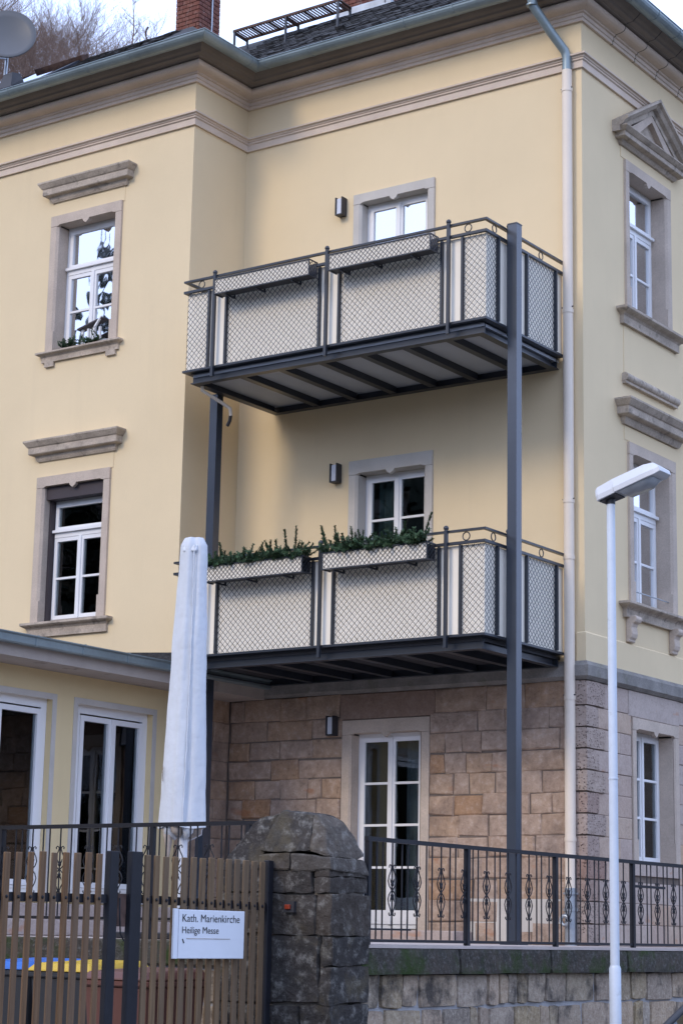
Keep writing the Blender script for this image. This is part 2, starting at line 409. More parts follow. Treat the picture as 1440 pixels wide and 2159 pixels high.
    def wall(s, pl, u0, u1, v0, v1, holes, depth):
        us = sorted({u0, u1, *[h[0] for h in holes], *[h[1] for h in holes]})
        vz = sorted({v0, v1, *[h[2] for h in holes], *[h[3] for h in holes]})
        us = [u for u in us if u0 <= u <= u1]; vz = [v for v in vz if v0 <= v <= v1]
        for a, b in zip(us, us[1:]):
            for c, d in zip(vz, vz[1:]):
                mu, mv = (a+b)/2, (c+d)/2
                if any(h[0] < mu < h[1] and h[2] < mv < h[3] for h in holes): continue
                s.add([pl(a, c), pl(b, c), pl(b, d), pl(a, d)], [(0, 1, 2, 3)])
        for h in (holes if depth else []):
            a, b, c, d = h
            q = [(a, c), (b, c), (b, d), (a, d)]
            for i in range(4):
                (x0, z0), (x1, z1) = q[i], q[(i+1) % 4]
                s.add([pl(x0, z0), pl(x1, z1), pl(x1, z1, -depth), pl(x0, z0, -depth)], [(0, 1, 2, 3)])
        return s
    def build(s, name, m, parent=None, kind=None, bevel=0.0, seg=1):
        off = ROOT.get(parent, Vector((0, 0, 0))) if parent is not None else Vector((0, 0, 0))
        me = bpy.data.meshes.new(name)
        me.from_pydata([(v[0]-off.x, v[1]-off.y, v[2]-off.z) for v in s.v], [], s.f)
        if any(s.sm): me.polygons.foreach_set('use_smooth', s.sm)
        me.materials.append(MT[m] if isinstance(m, str) else m)
        bm = bmesh.new(); bm.from_mesh(me); bmesh.ops.recalc_face_normals(bm, faces=bm.faces); bm.to_mesh(me); bm.free()
        o = bpy.data.objects.new(name, me); COL.objects.link(o)
        if parent is not None:
            o.parent = parent; ROOT[o] = off
        if kind: o['kind'] = kind
        if bevel:
            md = o.modifiers.new('bevel', 'BEVEL'); md.width = bevel; md.segments = seg; md.limit_method = 'ANGLE'
        return o
ROOT = {}
def thing(name, label, cat, loc, group=None):
    e = bpy.data.objects.new(name, None); COL.objects.link(e)
    e.empty_display_size = 0.2; e.location = loc
    e['label'] = label; e['category'] = cat
    if group: e['group'] = group
    ROOT[e] = Vector(loc)
    return e
def tag(o, label, cat, group=None):
    o['label'] = label; o['category'] = cat
    if group: o['group'] = group
    return o
def struct(o): o['kind'] = 'structure'; return o
def dup(o, parent, d):
    c = o.copy(); COL.objects.link(c); c.parent = parent; c.location = Vector(o.location)+Vector(d); return c

# stone blocks: one object each
def block(pl, u0, u1, v0, v1, proud, m, parent, jit=0.006, cham=0.012, name='stone', back=0.03):
    r = lambda a: random.uniform(-a, a)
    b = MB()
    cs = [(u0, v0), (u1, v0), (u1, v1), (u0, v1)]
    cs = [(u+r(jit), v+r(jit)) for u, v in cs]
    cu, cv = sum(c[0] for c in cs)/4, sum(c[1] for c in cs)/4
    def ins(c, d):
        return (c[0]+(d if c[0] < cu else -d), c[1]+(d if c[1] < cv else -d))
    ring0 = [pl(u, v, -back) for u, v in cs]
    ring1 = [pl(u, v, proud*0.35) for u, v in cs]
    ring2 = [pl(*ins(c, cham*random.uniform(0.7, 1.4)), proud*random.uniform(0.8, 1.1)) for c in cs]
    mids = []
    cen = pl(cu+r((u1-u0)*0.15), cv+r((v1-v0)*0.15), proud*random.uniform(1.0, 1.5))
    vs = ring0+ring1+ring2+[cen]
    fs = []
    for i in range(4):
        j = (i+1) % 4
        fs += [(i, j, 4+j, 4+i), (4+i, 4+j, 8+j, 8+i), (8+i, 8+j, 12)]
    b.add(vs, fs)
    return b.build(name, m, parent)

def course_fill(pl, u0, u1, v0, v1, holes, wmin, wmax, proud, m, parent, joint=0.008, **kw):
    spans = [(u0, u1)]
    mv = (v0+v1)/2
    for h in holes:
        if h[2] < mv < h[3]:
            ns = []
            for a, b in spans:
                if h[1] <= a or h[0] >= b: ns.append((a, b)); continue
                if h[0] > a: ns.append((a, h[0]))
                if h[1] < b: ns.append((h[1], b))
            spans = ns
    for a, b in spans:
        x = a
        while x < b-0.03:
            wd = random.uniform(wmin, wmax)
            if b-(x+wd) < wmin*0.7: wd = b-x
            wd = min(wd, b-x)
            block(pl, x+joint/2, x+wd-joint/2, v0+joint/2, v1-joint/2, proud*random.uniform(0.35, 1.6), m, parent, **kw)
            x += wd

def rock(corners, m, parent, sub=4, amp=0.02, rnd=0.35, name='stone', seed=0):
    """irregular boulder-like block from 8 corners (bottom 0-3, top 4-7)."""
    c = [Vector(p) for p in corners]
    cen = sum(c, Vector())/8
    size = min((c[1]-c[0]).length, (c[3]-c[0]).length, (c[4]-c[0]).length)
    def tri(u, v, t):
        lo = c[0].lerp(c[1], u).lerp(c[3].lerp(c[2], u), v)
        hi = c[4].lerp(c[5], u).lerp(c[7].lerp(c[6], u), v)
        return lo.lerp(hi, t)
    bm = bmesh.new(); bmesh.ops.create_cube(bm, size=1.0)
    bmesh.ops.subdivide_edges(bm, edges=bm.edges[:], cuts=sub, use_grid_fill=True)
    for v in bm.verts:
        q = v.co.copy()
        p = tri(q.x+.5, q.y+.5, q.z+.5)
        e = sum(1 for k in q if abs(k) > 0.49)
        if e >= 2: p = p.lerp(cen, 0.045*(e-1)*rnd/0.35)
        nz = noise.noise_vector(p*3.1+Vector((seed*3.7, seed*1.3, 0)))
        nz2 = noise.noise_vector(p*12.0+Vector((0, seed*2.7, 0)))
        rd = noise.ridged_multi_fractal(p*7.0+Vector((seed, 0, 0)), 1.0, 2.1, 4, 1.0, 2.0)-1.0 if sub >= 7 else 0.0
        v.co = p+nz*amp*1.4+nz2*amp*0.8+(p-cen).normalized()*rd*amp*0.22
    me = bpy.data.meshes.new(name)
    off = ROOT.get(parent, Vector((0, 0, 0)))
    for v in bm.verts: v.co -= off
    bmesh.ops.recalc_face_normals(bm, faces=bm.faces)
    bm.to_mesh(me); bm.free()
    me.materials.append(MT[m])
    o = bpy.data.objects.new(name, me); COL.objects.link(o); o.parent = parent; ROOT[o] = off
    return o

#%%SETTING
XI = -5.036           # wing return wall
YW = -1.12            # wing front wall
PM, PW, PS, PR = Plane('F', 0.0), Plane('F', YW), Plane('S', 0.0), Plane('S', XI)

# ------------------------------------------------------------------ ground, street, terrace
g = MB(); g.add([(-260, -260, -1.62), (260, -260, -1.62), (260, 260, -1.62), (-260, 260, -1.62)], [(0, 1, 2, 3)])
struct(g.build('ground', 'soil'))
g = MB(); g.box(3.0, 10.9, -120, 120, -1.75, -1.60); struct(g.build('road', 'asphalt'))
g = MB(); g.box(1.36, 2.9, -120, 120, -1.75, -1.49); struct(g.build('pavement', 'pavement'))
g = MB(); g.box(2.9, 3.0, -120, 120, -1.75, -1.485); struct(g.build('kerb', 'surround_grey'))
g = MB(); g.box(10.9, 12.9, -120, 120, -1.75, -1.49); struct(g.build('pavement', 'pavement'))
g = MB(); g.box(-5.5, 1.14, -6.05, 0.0, -0.4, 0.0); g.box(0.0, 1.14, 0.0, 9.0, -0.4, 0.0); g.box(1.14, 1.36, -6.45, 9.0, -0.027, -0.003)
struct(g.build('terrace', 'terrace'))
g = MB(); g.box(-9, 0.94, -16, -6.4, -1.75, -1.40); struct(g.build('courtyard', 'pavement'))

# ------------------------------------------------------------------ house
HX0, HY1 = -14.0, 9.0
house = thing('villa', 'yellow plastered villa on a sandstone ground floor with slate roof', 'house', (0, 0, 0))
DU = (-3.149, -2.165, 6.78, 9.215); DL = (-3.135, -2.165, 3.28, 5.665); DG = (-3.154, -2.181, 0.15, 2.446)
WU = (-7.33, -6.336, 7.60, 9.375); WL = (-7.345, -6.336, 3.95, 5.75)
RU = (1.209, 2.225, 7.60, 9.38); RL = (1.23, 2.245, 3.95, 5.785); RG = (1.25, 2.24, 0.93, 2.49)
b = MB()
b.wall(PW, HX0, XI, 0.0, 10.95, [WU, WL], 0)
b.wall(PR, YW, 0.0, 2.93, 10.95, [], 0.3)
b.wall(PM, XI, 0.0, 2.93, 10.95, [DU, DL], 0)
b.wall(PS, 0.0, HY1, 2.93, 10.95, [RU, RL], 0)
b.build('plaster_wall', 'plaster', house)
b = MB()   # far walls and inner floors close the shell
b.box(HX0, 0, HY1, HY1+0.1, 0, 10.95); b.box(HX0-0.1, HX0, YW, HY1, 0, 10.95)
b.build('rear_wall', 'plaster', house)
b = MB()
for z in (3.2, 6.72, 10.6): b.box(HX0+0.1, -0.35, 0.32, HY1-0.1, z, z+0.12)
for z in (3.2, 6.72, 10.6): b.box(HX0+0.1, XI-0.32, YW+0.34, 0.318, z, z+0.12)
for xx in (-3.9, -1.2): b.box(xx, xx+0.1, 3.2, HY1-0.1, 0.1, 10.6)
b.box(HX0+0.1, -0.35, 3.6, 3.7, 0.1, 10.6)
b.build('inner_floor', 'room', house)
# proud plaster foot of the corner
b = MB()
b.sweep([(-0.10, 0), (0, 0), (0, HY1)], [(0, 3.135), (0.022, 3.135), (0.022, 3.455), (0, 3.475)])
b.build('plaster_base_strip', 'plaster', house)
# fine vertical plaster joint beside the right windows
for pl_, u_, v_ in ((PS, (1.02, 2.42), (5.93, 6.1)), (PS, (1.0, 2.42), (9.52, 9.69)), (PW, (-7.43, -6.175), (9.5, 9.70)), (PW, (-7.44, -6.17), (5.88, 6.09)), (PS, (1.03, 2.42), (6.75, 7.37))):
    MB().pbox(pl_, *u_, *v_, -0.01, 0.008).build('plaster_panel', 'plaster', house)

PATH = [(HX0, YW), (XI, YW), (XI, 0), (0, 0), (0, HY1)]
MB().sweep(PATH, [(-0.02, 10.30), (0.03, 10.30), (0.03, 10.385), (0.048, 10.395), (0.048, 10.415), (0.06, 10.42), (0.065, 10.437), (0.09, 10.445), (0.09, 10.465), (-0.02, 10.49)]).build('string_course', 'trim', house)
CORN = [(-0.02, 10.895), (0.035, 10.895), (0.035, 10.935), (0.05, 10.94), (0.05, 10.985), (0.075, 10.99), (0.08, 11.01), (0.12, 11.015), (0.155, 11.02), (0.185, 11.032), (0.205, 11.05), (0.212, 11.072), (0.205, 11.095), (0.19, 11.11), (-0.02, 11.115)]
EAVE = [(-0.02, 11.116), (0.24, 11.116), (0.25, 11.125), (0.32, 11.128), (0.335, 11.15), (0.37, 11.17), (0.40, 11.20), (0.42, 11.215), (0.42, 11.25), (-0.02, 11.25)]
MB().sweep(PATH, CORN).build('cornice', 'trim', house)
MB().sweep(PATH, EAVE).build('eave_board', 'eaveboard', house)
GC, GR = 0.515, 0.095
arc = lambda r, a0, a1, n: [(GC+r*math.cos(RAD(a0+(a1-a0)*i/n)), 11.25+r*math.sin(RAD(a0+(a1-a0)*i/n))) for i in range(n+1)]
gut = MB().sweep(PATH, arc(GR, 180, 360, 10)+arc(GR-0.006, 360, 180, 10)).build('gutter', 'zinc', house)
MB().sweep(PATH, [(GC+GR+0.009*math.cos(k*1.047), 11.253+0.009*math.sin(k*1.047)) for k in range(6)]).build('gutter_bead', 'zinc', gut)
jb = None
for i in range(34):
    if i < 10: p0, p1 = (-12.2+i*0.72, YW), (-12.2+i*0.72+0.022, YW)
    elif i < 11: p0, p1 = (XI, -0.72), (XI, -0.698)
    elif i < 18: p0, p1 = (-4.35+(i-11)*0.72, 0), (-4.35+(i-11)*0.72+0.022, 0)
    else: p0, p1 = (0, 0.3+(i-18)*0.6), (0, 0.322+(i-18)*0.6)
    MB().sweep([p0, p1], arc(GR+0.006, 180, 360, 8)+arc(GR-0.004, 360, 180, 8)).build('gutter_clip', 'zinc', gut)
# joints of the cornice stones on the street side
for yy in (0.75, 1.35, 1.95, 2.6, 3.3):
    for prof_ in (CORN, EAVE):
        MB().sweep([(0, yy), (0, yy+0.012)], [(o_+0.002 if o_ > 0 else o_, z_-0.001) for o_, z_ in prof_]).build('cornice_joint', 'ink', house)

# roof
RZ = 11.24
b = MB()
e = 0.47
MI = (XI-1.0+e, 12.46)
zw, zm = 12.33, 12.48
yw, ym = -0.12, 1.0
# wing front slope, wing right hip, main front slope, street side slope, flat top
b.add([(HX0, YW-e, RZ), (XI+e, YW-e, RZ), (XI-0.93, yw, zw), (HX0, yw, zw)], [(0, 1, 2, 3)])
b.add([(XI+e, YW-e, RZ), (XI+e, -e, RZ), (XI-0.93, yw+0.9, zw)], [(0, 1, 2)])
b.add([(XI+e, YW-e, RZ), (XI-0.93, yw+0.9, zw), (XI-0.93, yw, zw)], [(0, 1, 2)])
b.add([(XI+e, -e, RZ), (e, -e, RZ), (-1.0, ym, zm), (XI-1.4, ym, zm)], [(0, 1, 2, 3)])
b.add([(e, -e, RZ), (e, HY1+e, RZ), (-1.0, HY1-1.0, zm), (-1.0, ym, zm)], [(0, 1, 2, 3)])
b.add([(HX0, yw, zw-0.02), (XI-0.93, yw, zw-0.02), (XI-0.93, HY1, zw-0.02), (HX0, HY1, zw-0.02)], [(0, 1, 2, 3)])
b.add([(XI-1.4, ym, zm-0.02), (-1.0, ym, zm-0.02), (-1.0, HY1-1, zm-0.02), (XI-1.4, HY1-1, zm-0.02)], [(0, 1, 2, 3)])
roof = b.build('roof', 'slate', house)
# slates in rough rows on the slopes that show
b = MB()
def slates(o, du, dv, nu, nv, wx, hz, nrm):
    o, du, dv, nrm = Vector(o), Vector(du), Vector(dv), Vector(nrm)
    for j in range(nv):
        for i in range(nu):
            p = o+du*((i+(j % 2)*0.5)*wx)+dv*(j*hz)
            t = random.uniform(0.006, 0.022)
            q = [p, p+du*(wx*0.95), p+du*(wx*0.95)+dv*hz*1.25, p+dv*hz*1.25]
            b.add([q[0]+nrm*t, q[1]+nrm*(t+random.uniform(-.004, .006)), q[2]+nrm*0.002, q[3]+nrm*0.002, q[0], q[1]], [(0, 1, 2, 3), (0, 4, 5, 1)])
sv = Vector((0, ym+e, zm-RZ)); L = sv.length; sv /= L
slates((XI-0.4, -e+0.05, RZ+0.05), (1, 0, 0), sv, 44, int(L/0.105), 0.13, 0.1, (0, -sv.z, sv.y))
sv2 = Vector((0, yw-YW+e, zw-RZ)); L2 = sv2.length; sv2 /= L2
slates((-10.4, YW-e+0.05, RZ+0.05), (1, 0, 0), sv2, 33, int(L2/0.105), 0.13, 0.1, (0, -sv2.z, sv2.y))
b.build('slates', 'slate', roof, kind='stuff')
# snow guard along the street eave
b = MB()
for i in range(60): b.box(e-0.28, e-0.25, -0.2+i*0.09, -0.2+i*0.09+0.05, RZ+0.15, RZ+0.36)
b.box(e-0.285, e-0.245, -0.3, 5.5, RZ+0.33, RZ+0.37)
b.build('snow_guard', 'anthracite', roof, kind='stuff')
# roof lights on the wing
for x0, x1, yy in ((-8.55, -7.75, YW-e+0.25),):
    b = MB()
    p = lambda x, s, n: (x, YW-e+s*sv2.y-n*sv2.z*1.0, RZ+s*sv2.z+n*sv2.y)
    b.hexa([p(x0, 0.5, 0), p(x1, 0.5, 0), p(x1, 1.45, 0), p(x0, 1.45, 0), p(x0, 0.5, 0.045), p(x1, 0.5, 0.045), p(x1, 1.45, 0.045), p(x0, 1.45, 0.045)])
    rl = b.build('roof_window', 'anthracite', roof)
    b = MB(); b.hexa([p(x0+.06, 0.56, 0.046), p(x1-.06, 0.56, 0.046), p(x1-.06, 1.4, 0.046), p(x0+.06, 1.4, 0.046), p(x0+.06, 0.56, 0.052), p(x1-.06, 0.56, 0.052), p(x1-.06, 1.4, 0.052), p(x0+.06, 1.4, 0.052)])
    b.build('roof_window_pane', 'glass_low', roof)
    b = MB(); b.hexa([p(x0-.05, 1.46, 0), p(x1+.05, 1.46, 0), p(x1+.05, 1.62, 0), p(x0-.05, 1.62, 0), p(x0-.05, 1.46, 0.10), p(x1+.05, 1.46, 0.10), p(x1+.05, 1.62, 0.08), p(x0-.05, 1.62, 0.08)])
    b.build('roof_window_flashing', 'rust', roof)
# roof hook
MB().tube([(-6.75, yw-0.02, zw-0.05), (-6.78, yw-0.05, zw+0.06), (-6.77, yw-0.05, zw+0.13), (-6.73, yw-0.05, zw+0.17)], 0.012, 6).build('roof_hook', 'rust', roof)

# chimneys (bricks one by one on the two faces that show)
def chimney(x0, x1, y0, y1, z0, z1, label_part, strap=False):
    b = MB(); b.box(x0+0.01, x1-0.01, y0+0.01, y1-0.01, z0, z1)
    ch = b.build('chimney', 'mortar_dark2', house)
    row = 0; z = z0+0.01
    while z < z1-0.06:
        for pl, a, c in ((Plane('F', y0), x0, x1), (Plane('S', x1), y0, y1)):
            x = a - (0.06 if row % 2 else 0)
            while x < c-0.01:
                s0, s1 = max(a, x), min(c, x+0.125)
                if s1-s0 > 0.02:
                    q = MB(); q.pbox(pl, s0+0.004, s1-0.004, z+0.004, z+0.058, -0.02, 0.004+random.uniform(0, 0.003))
                    q.build('brick', 'brick', ch)
                x += 0.125
        row += 1; z += 0.065
    if strap: MB().tube([(x1+0.02, y0+0.27, z0), (x1+0.02, y0+0.27, z1)], 0.012, 6).build('lightning_rod', 'galv', ch)
    return ch
chimney(-6.80, -6.375, 0.5, 0.97, 12.3, 13.75, '', True)
c2 = chimney(-4.35, -3.62, 1.15, 1.6, 12.45, 13.2, '')
b = MB(); b.add([(-4.55, 1.05, 12.40), (-3.45, 1.05, 12.40), (-3.6, 1.13, 12.66), (-4.37, 1.13, 12.66)], [(0, 1, 2, 3)]); b.box(-4.40, -3.58, 1.10, 1.14, 12.4, 12.62); b.box(-3.6, -3.5, 1.1, 1.6, 12.4, 12.6)
b.build('chimney_flashing', 'lead', house)

# ground floor masonry of the house
b = MB()
b.wall(PM, XI, 0.0, -0.02, 2.93, [DG], 0); b.wall(PS, 0.0, HY1, -0.02, 2.93, [RG], 0); b.wall(PR, YW, 0.0, -0.02, 2.93, [], 0.2)
sw = b.build('stone_wall', 'mortar', house)
QW = 0.24
fr_g = (-3.30, -2.05, -0.1, 2.605); lint = (-3.34, -1.97, 2.605, 2.88)
for k in range(12):
    z0, z1 = k*0.24, (k+1)*0.24+(0.045 if k == 11 else 0)
    course_fill(PM, XI+0.02, -0.26+(0.1 if k % 2 else 0), z0, z1, [fr_g, lint], 0.2, 0.72, 0.019, 'sandstone', sw, jit=0.013, joint=0.008, cham=0.013)
    course_fill(PR, YW+0.02, -0.02, z0, z1, [], 0.22, 0.6, 0.014, 'sandstone', sw)
    q0 = 0.44 if k % 2 else 0.27
    # street side: quoin, then ashlar
    course_fill(PS, q0, 3.4, z0, z1, [(1.117, 2.335, 0.70, 2.61), (1.04, 2.40, 2.60, 2.95)], 0.35, 0.8, 0.010, 'ashlar', sw, joint=0.006, jit=0.002, cham=0.006)
    # quoin: one corner block showing on both walls
    xq = -0.26+(0.1 if k % 2 else 0)
    rock([(xq+.005, -0.03, z0+.006), (0.03, -0.03, z0+.006), (0.03, q0-.006, z0+.006), (xq+.005, q0-.006, z0+.006), (xq+.005, -0.03, z1-.006), (0.03, -0.03, z1-.006), (0.03, q0-.006, z1-.006), (xq+.005, q0-.006, z1-.006)], 'quoin', sw, 4, 0.006, 0.14, name='quoin', seed=k)
block(PM, -3.335, -1.975, 2.61, 2.92, 0.015, 'lintel', sw, 0.002, 0.01, name='lintel')
block(PS, 1.045, 2.395, 2.62, 2.925, 0.012, 'ashlar', sw, 0.001, 0.006, name='lintel')
MB().sweep([(XI, YW), (XI, 0), (0, 0), (0, HY1)], [(-0.02, 2.925), (0.03, 2.928), (0.075, 2.965), (0.075, 3.085), (0.03, 3.138), (-0.02, 3.15)]).build('plinth_band', 'band', house)
b = MB(); b.box(-3.55, -1.45, -0.42, -0.002, 0.003, 0.135); b.build('door_step', 'ashlar', house, bevel=0.015)
b = MB(); b.pbox(PM, -1.52, -0.9, 0.02, 0.5, 0.0, 0.022); b.pbox(PM, -0.885, -0.31, 0.14, 0.5, 0.0, 0.02)
b.build('plaster_patch', 'surround_grey', house)

# ------------------------------------------------------------------ windows and doors (parts of the house)
def pane(pl, u0, u1, v0, v1, n, parent, m):
    return MB().pbox(pl, u0, u1, v0, v1, n, n+0.008).build('pane', m, parent)
def leaf(mb, pl, r, n, parent, rows, gm, sash=0.05, bottom=None):
    u0, u1, v0, v1 = r
    bt = bottom if bottom else sash
    mb.frame(pl, u0, u1, v0, v1, sash, n, n+0.045, bt)
    a, c, d, e_ = u0+sash, u1-sash, v0+bt, v1-sash
    hs = (e_-d)/rows
    for i in range(rows):
        lo, hi = d+i*hs, d+(i+1)*hs
        if i: mb.pbox(pl, a, c, lo-0.014, lo+0.014, n+0.006, n+0.042)
        pane(pl, a-0.004, c+0.004, lo+(0.014 if i else 0)-0.002, hi-(0.014 if i < rows-1 else 0)+0.002, n+0.014, parent, gm)
def window(name, pl, op, inset, transom=None, rows=2, gm='glass', root=None, fw=0.05, bottom=None, board=None, head=0.0):
    u0, u1, v0, v1 = op
    mb = MB(); n = -inset
    # anchor object first, so that panes can be parented to it
    anchor = MB().frame(pl, u0+0.002, u1-0.002, v0+0.002, v1-0.002-head, fw, n-0.03, n+0.03).build(name, 'white', root)
    a, c, d, e_ = u0+fw, u1-fw, v0+fw, v1-fw-head
    top = e_
    if transom:
        mb.pbox(pl, a, c, transom-0.045, transom+0.045, n-0.02, n+0.05)
        mb.pbox(pl, a-0.03, c+0.03, transom+0.02, transom+0.055, n+0.03, n+0.085)
        leaf(mb, pl, (a+0.002, c-0.002, transom+0.047, e_-0.002), n, anchor, 1, gm)
        top = transom-0.047
    mid = (a+c)/2
    leaf(mb, pl, (a+0.002, mid-0.003, d+0.002, top-0.002), n, anchor, rows, gm, bottom=bottom)
    leaf(mb, pl, (mid+0.003, c-0.002, d+0.002, top-0.002), n, anchor, rows, gm, bottom=bottom)
    mb.pbox(pl, mid-0.022, mid+0.022, d, top, n+0.045, n+0.062)
    mb.build('sash', 'white', anchor)
    return anchor
def surround(pl, op, w, notch=True, m='surround', parent=None, foot=None, proud=0.03, wt=None):
    """stone frame: two jambs with chamfer, lintel with small pointed notch."""
    u0, u1, v0, v1 = op; wt = wt or w
    for s, (a, c) in ((1, (u0-w, u0)), (-1, (u1, u1+w))):
        j = MB()
        if s > 0: prof = [(a, proud), (c-0.03, proud), (c, proud-0.03), (c, -0.3), (a, -0.02)]
        else: prof = [(c, proud), (a+0.03, proud), (a, proud-0.03), (a, -0.3), (c, -0.02)]
        zt = v1-0.02
        vs = [pl(u, v0, n) for u, n in prof]+[pl(u, zt, n) for u, n in prof]
        m5 = len(prof)
        j.add(vs, [tuple(range(m5)), tuple(range(m5, 2*m5))]+[(i, (i+1) % m5, m5+(i+1) % m5, m5+i) for i in range(m5)])
        # square foot below the chamfer
        f0, f1 = (c-0.032, c+0.002) if s > 0 else (a-0.002, a+0.032)
        j.pbox(pl, f0, f1, v0, v0+0.28, -0.25, proud+0.001)
        j.build('jamb', m, parent)
    l = MB(); cu = (u0+u1)/2
    z = v1
    out = [(u0-w, z-0.016), (u0+0.0, z-0.016), (u0+0.03, z), (cu-0.06, z), (cu-0.045, z-0.03), (cu+0.0, z-0.06), (cu+0.045, z-0.03), (cu+0.06, z), (u1-0.03, z), (u1, z-0.016), (u1+w, z-0.016), (u1+w, z+wt), (u0-w, z+wt)]
    if not notch: out = [(u0-w, z-0.016), (u1+w, z-0.016), (u1+w, z+wt), (u0-w, z+wt)]
    k = len(out)
    vs = [pl(u, v, proud+0.003) for u, v in out]+[pl(u, v, -0.02) for u, v in out]
    l.add(vs, [tuple(range(k)), tuple(reversed(range(k, 2*k)))]+[(i, (i+1) % k, k+(i+1) % k, k+i) for i in range(k)])
    l.pbox(pl, u0, u1, z, z+0.03, -0.31, -0.02)
    l.build('lintel', m, parent)
def hood(pl, u0, u1, v0, v1, d, parent):
    """cornice hood, u0..u1 the lower width, returns mitred at both ends."""
    h = v1-v0
    prof = [(0.0, 0), (0.03, 0), (0.045, 0.10), (0.06, 0.28), (0.115, 0.32), (0.125, 0.36), (0.125, 0.66), (0.14, 0.70), (0.155, 0.78), (0.18, 0.92), (0.18, 1.0), (0.0, 1.04)]
    prof = [(n*d/0.18, v0+t*h) for n, t in prof]
    if pl.k == 'F': path = [(u0, pl.c+0.02), (u0, pl.c), (u1, pl.c), (u1, pl.c+0.02)]
    else: path = [(pl.c-0.02, u0), (pl.c, u0), (pl.c, u1), (pl.c-0.02, u1)]
    return MB().sweep(path, prof).build('hood', 'hood', parent)
def sill(pl, u0, u1, v0, v1, d, parent, m='hood'):
    h = v1-v0
    prof = [(0.0, 0), (0.035*d/0.1, 0.0), (0.035*d/0.1, 0.5), (0.05*d/.1, 0.62), (0.085*d/.1, 0.72), (0.1*d/.1, 0.80), (0.1*d/.1, 0.95), (0.0, 1.0)]
    prof = [(n, v0+t*h) for n, t in prof]
    if pl.k == 'F': path = [(u0, pl.c+0.02), (u0, pl.c), (u1, pl.c), (u1, pl.c+0.02)]
    else: path = [(pl.c-0.02, u0), (pl.c, u0), (pl.c, u1), (pl.c-0.02, u1)]
    o = MB().sweep(path, prof).build('sill', m, parent)
    MB().pbox(pl, u0+0.12, u1-0.12, v1-0.02, v1+0.005, -0.32, 0.0).build('inner_sill', m, parent)
    return o
def curtain(pl, u0, u1, v0, v1, n, parent, m='curtain', waves=6):
    b = MB(); N = 40; vs = []
    for i in range(N+1):
        u = u0+(u1-u0)*i/N; d = n+0.018*math.sin(i/N*waves*2*math.pi)+0.006*math.sin(i*2.3)
        vs += [pl(u, v0, d), pl(u, v1, d)]
    b.add(vs, [(2*i, 2*i+2, 2*i+3, 2*i+1) for i in range(N)], True)
    return b.build('curtain', m, parent)

# wing, upper window
o = window('window', PW, WU, 0.22, 8.74, 2, 'glass', house); o['label'] = 'upper wing window with a small decoration on its sill'
surround(PW, WU, 0.13, parent=o); hood(PW, -7.43, -6.17, 9.70, 9.97, 0.18, o); sill(PW, -7.47, -6.20, 7.45, 7.59, 0.10, o)
for a, c in ((-7.45, -7.29), (-6.37, -6.21)): MB().pbox(PW, a, c, 7.385, 7.452, -0.01, 0.036).build('sill_foot', 'hood', o)
# wing, lower window with roller shutter box
o = window('window', PW, WL, 0.22, 5.13, 2, 'glass_low', house, head=0.16); o['label'] = 'lower wing window below a dark roller shutter box'
surround(PW, WL, 0.13, parent=o); hood(PW, -7.445, -6.165, 6.09, 6.36, 0.18, o); sill(PW, -7.47, -6.19, 3.75, 3.945, 0.11, o)
MB().pbox(PW, WL[0]+.003, WL[1]-.003, 5.575, 5.748, -0.24, -0.03).build('shutter_box', 'shutter', o)
for a in (WL[0]+.002, WL[1]-.032): MB().pbox(PW, a, a+.03, 3.955, 5.575, -0.19, -0.10).build('shutter_rail', 'shutter', o)
curtain(PW, -7.28, -7.0, 4.0, 5.1, -0.36, o); curtain(PW, -6.62, -6.38, 4.0, 5.1, -0.36, o, 'curtain_dark')
# balcony doors
o = window('balcony_door', PM, DU, 0.16, None, 3, 'glass', house, bottom=0.3); surround(PM, DU, 0.115, m='surround_grey', parent=o, wt=0.115); curtain(PM, -3.1, -2.2, 6.9, 9.15, -0.34, o, 'curtain', 9)
o = window('balcony_door', PM, DL, 0.20, None, 4, 'glass_low', house, bottom=0.3); surround(PM, DL, 0.125, m='surround_grey', parent=o, wt=0.16)
curtain(PM, -3.06, -2.80, 3.4, 5.6, -0.36, o, 'curtain_dark', 3)
# ground floor door
o = window('garden_door', PM, DG, 0.17, None, 4, 'glass_low', house, bottom=0.16); surround(PM, (DG[0], DG[1], 0.0, DG[3]), 0.135, parent=o, wt=0.155, proud=0.025)
curtain(PM, -2.62, -2.45, 0.2, 2.4, -0.40, o, 'curtain', 3)
# street side, upper window with pediment
o = window('window', PS, RU, 0.22, 8.78, 2, 'glass', house); o['label'] = 'street side window below a triangular pediment'
surround(PS, RU, 0.125, parent=o); curtain(PS, 1.75, 2.2, 7.7, 9.3, -0.38, o, 'curtain_dark', 5); sill(PS, 1.0, 2.435, 7.36, 7.56, 0.15, o)
hood(PS, 1.0, 2.30+0.13, 9.66, 9.84, 0.2, o)
ap = (1.715, 10.31)
for s in (-1, 1):
    m_ = MB()
    e0 = (1.715+s*0.93, 9.815)
    prof = [(0.0, -0.02), (0.0, 0.13), (0.22, 0.15), (0.22, 0.115), (0.18, 0.10), (0.15, 0.06), (0.10, 0.045), (0.10, -0.02)]
    d = Vector((ap[0]-e0[0], ap[1]-e0[1])); nn = Vector((-d.y, d.x)).normalized()
    if nn.y < 0: nn = -nn
    vs = []
    for (uu, vv) in (e0, ap):
        for n, t in prof:
            if (uu, vv) == ap: vs.append(PS(uu, vv+t/nn.y*1.0, n))
            else: vs.append(PS(uu, vv+t/nn.y*0.9-0.03, n))
    k = len(prof)
    m_.add(vs, [tuple(range(k)), tuple(reversed(range(k, 2*k)))]+[(i, (i+1) % k, k+(i+1) % k, k+i) for i in range(k)])
    m_.build('pediment_rake', 'hood', o)
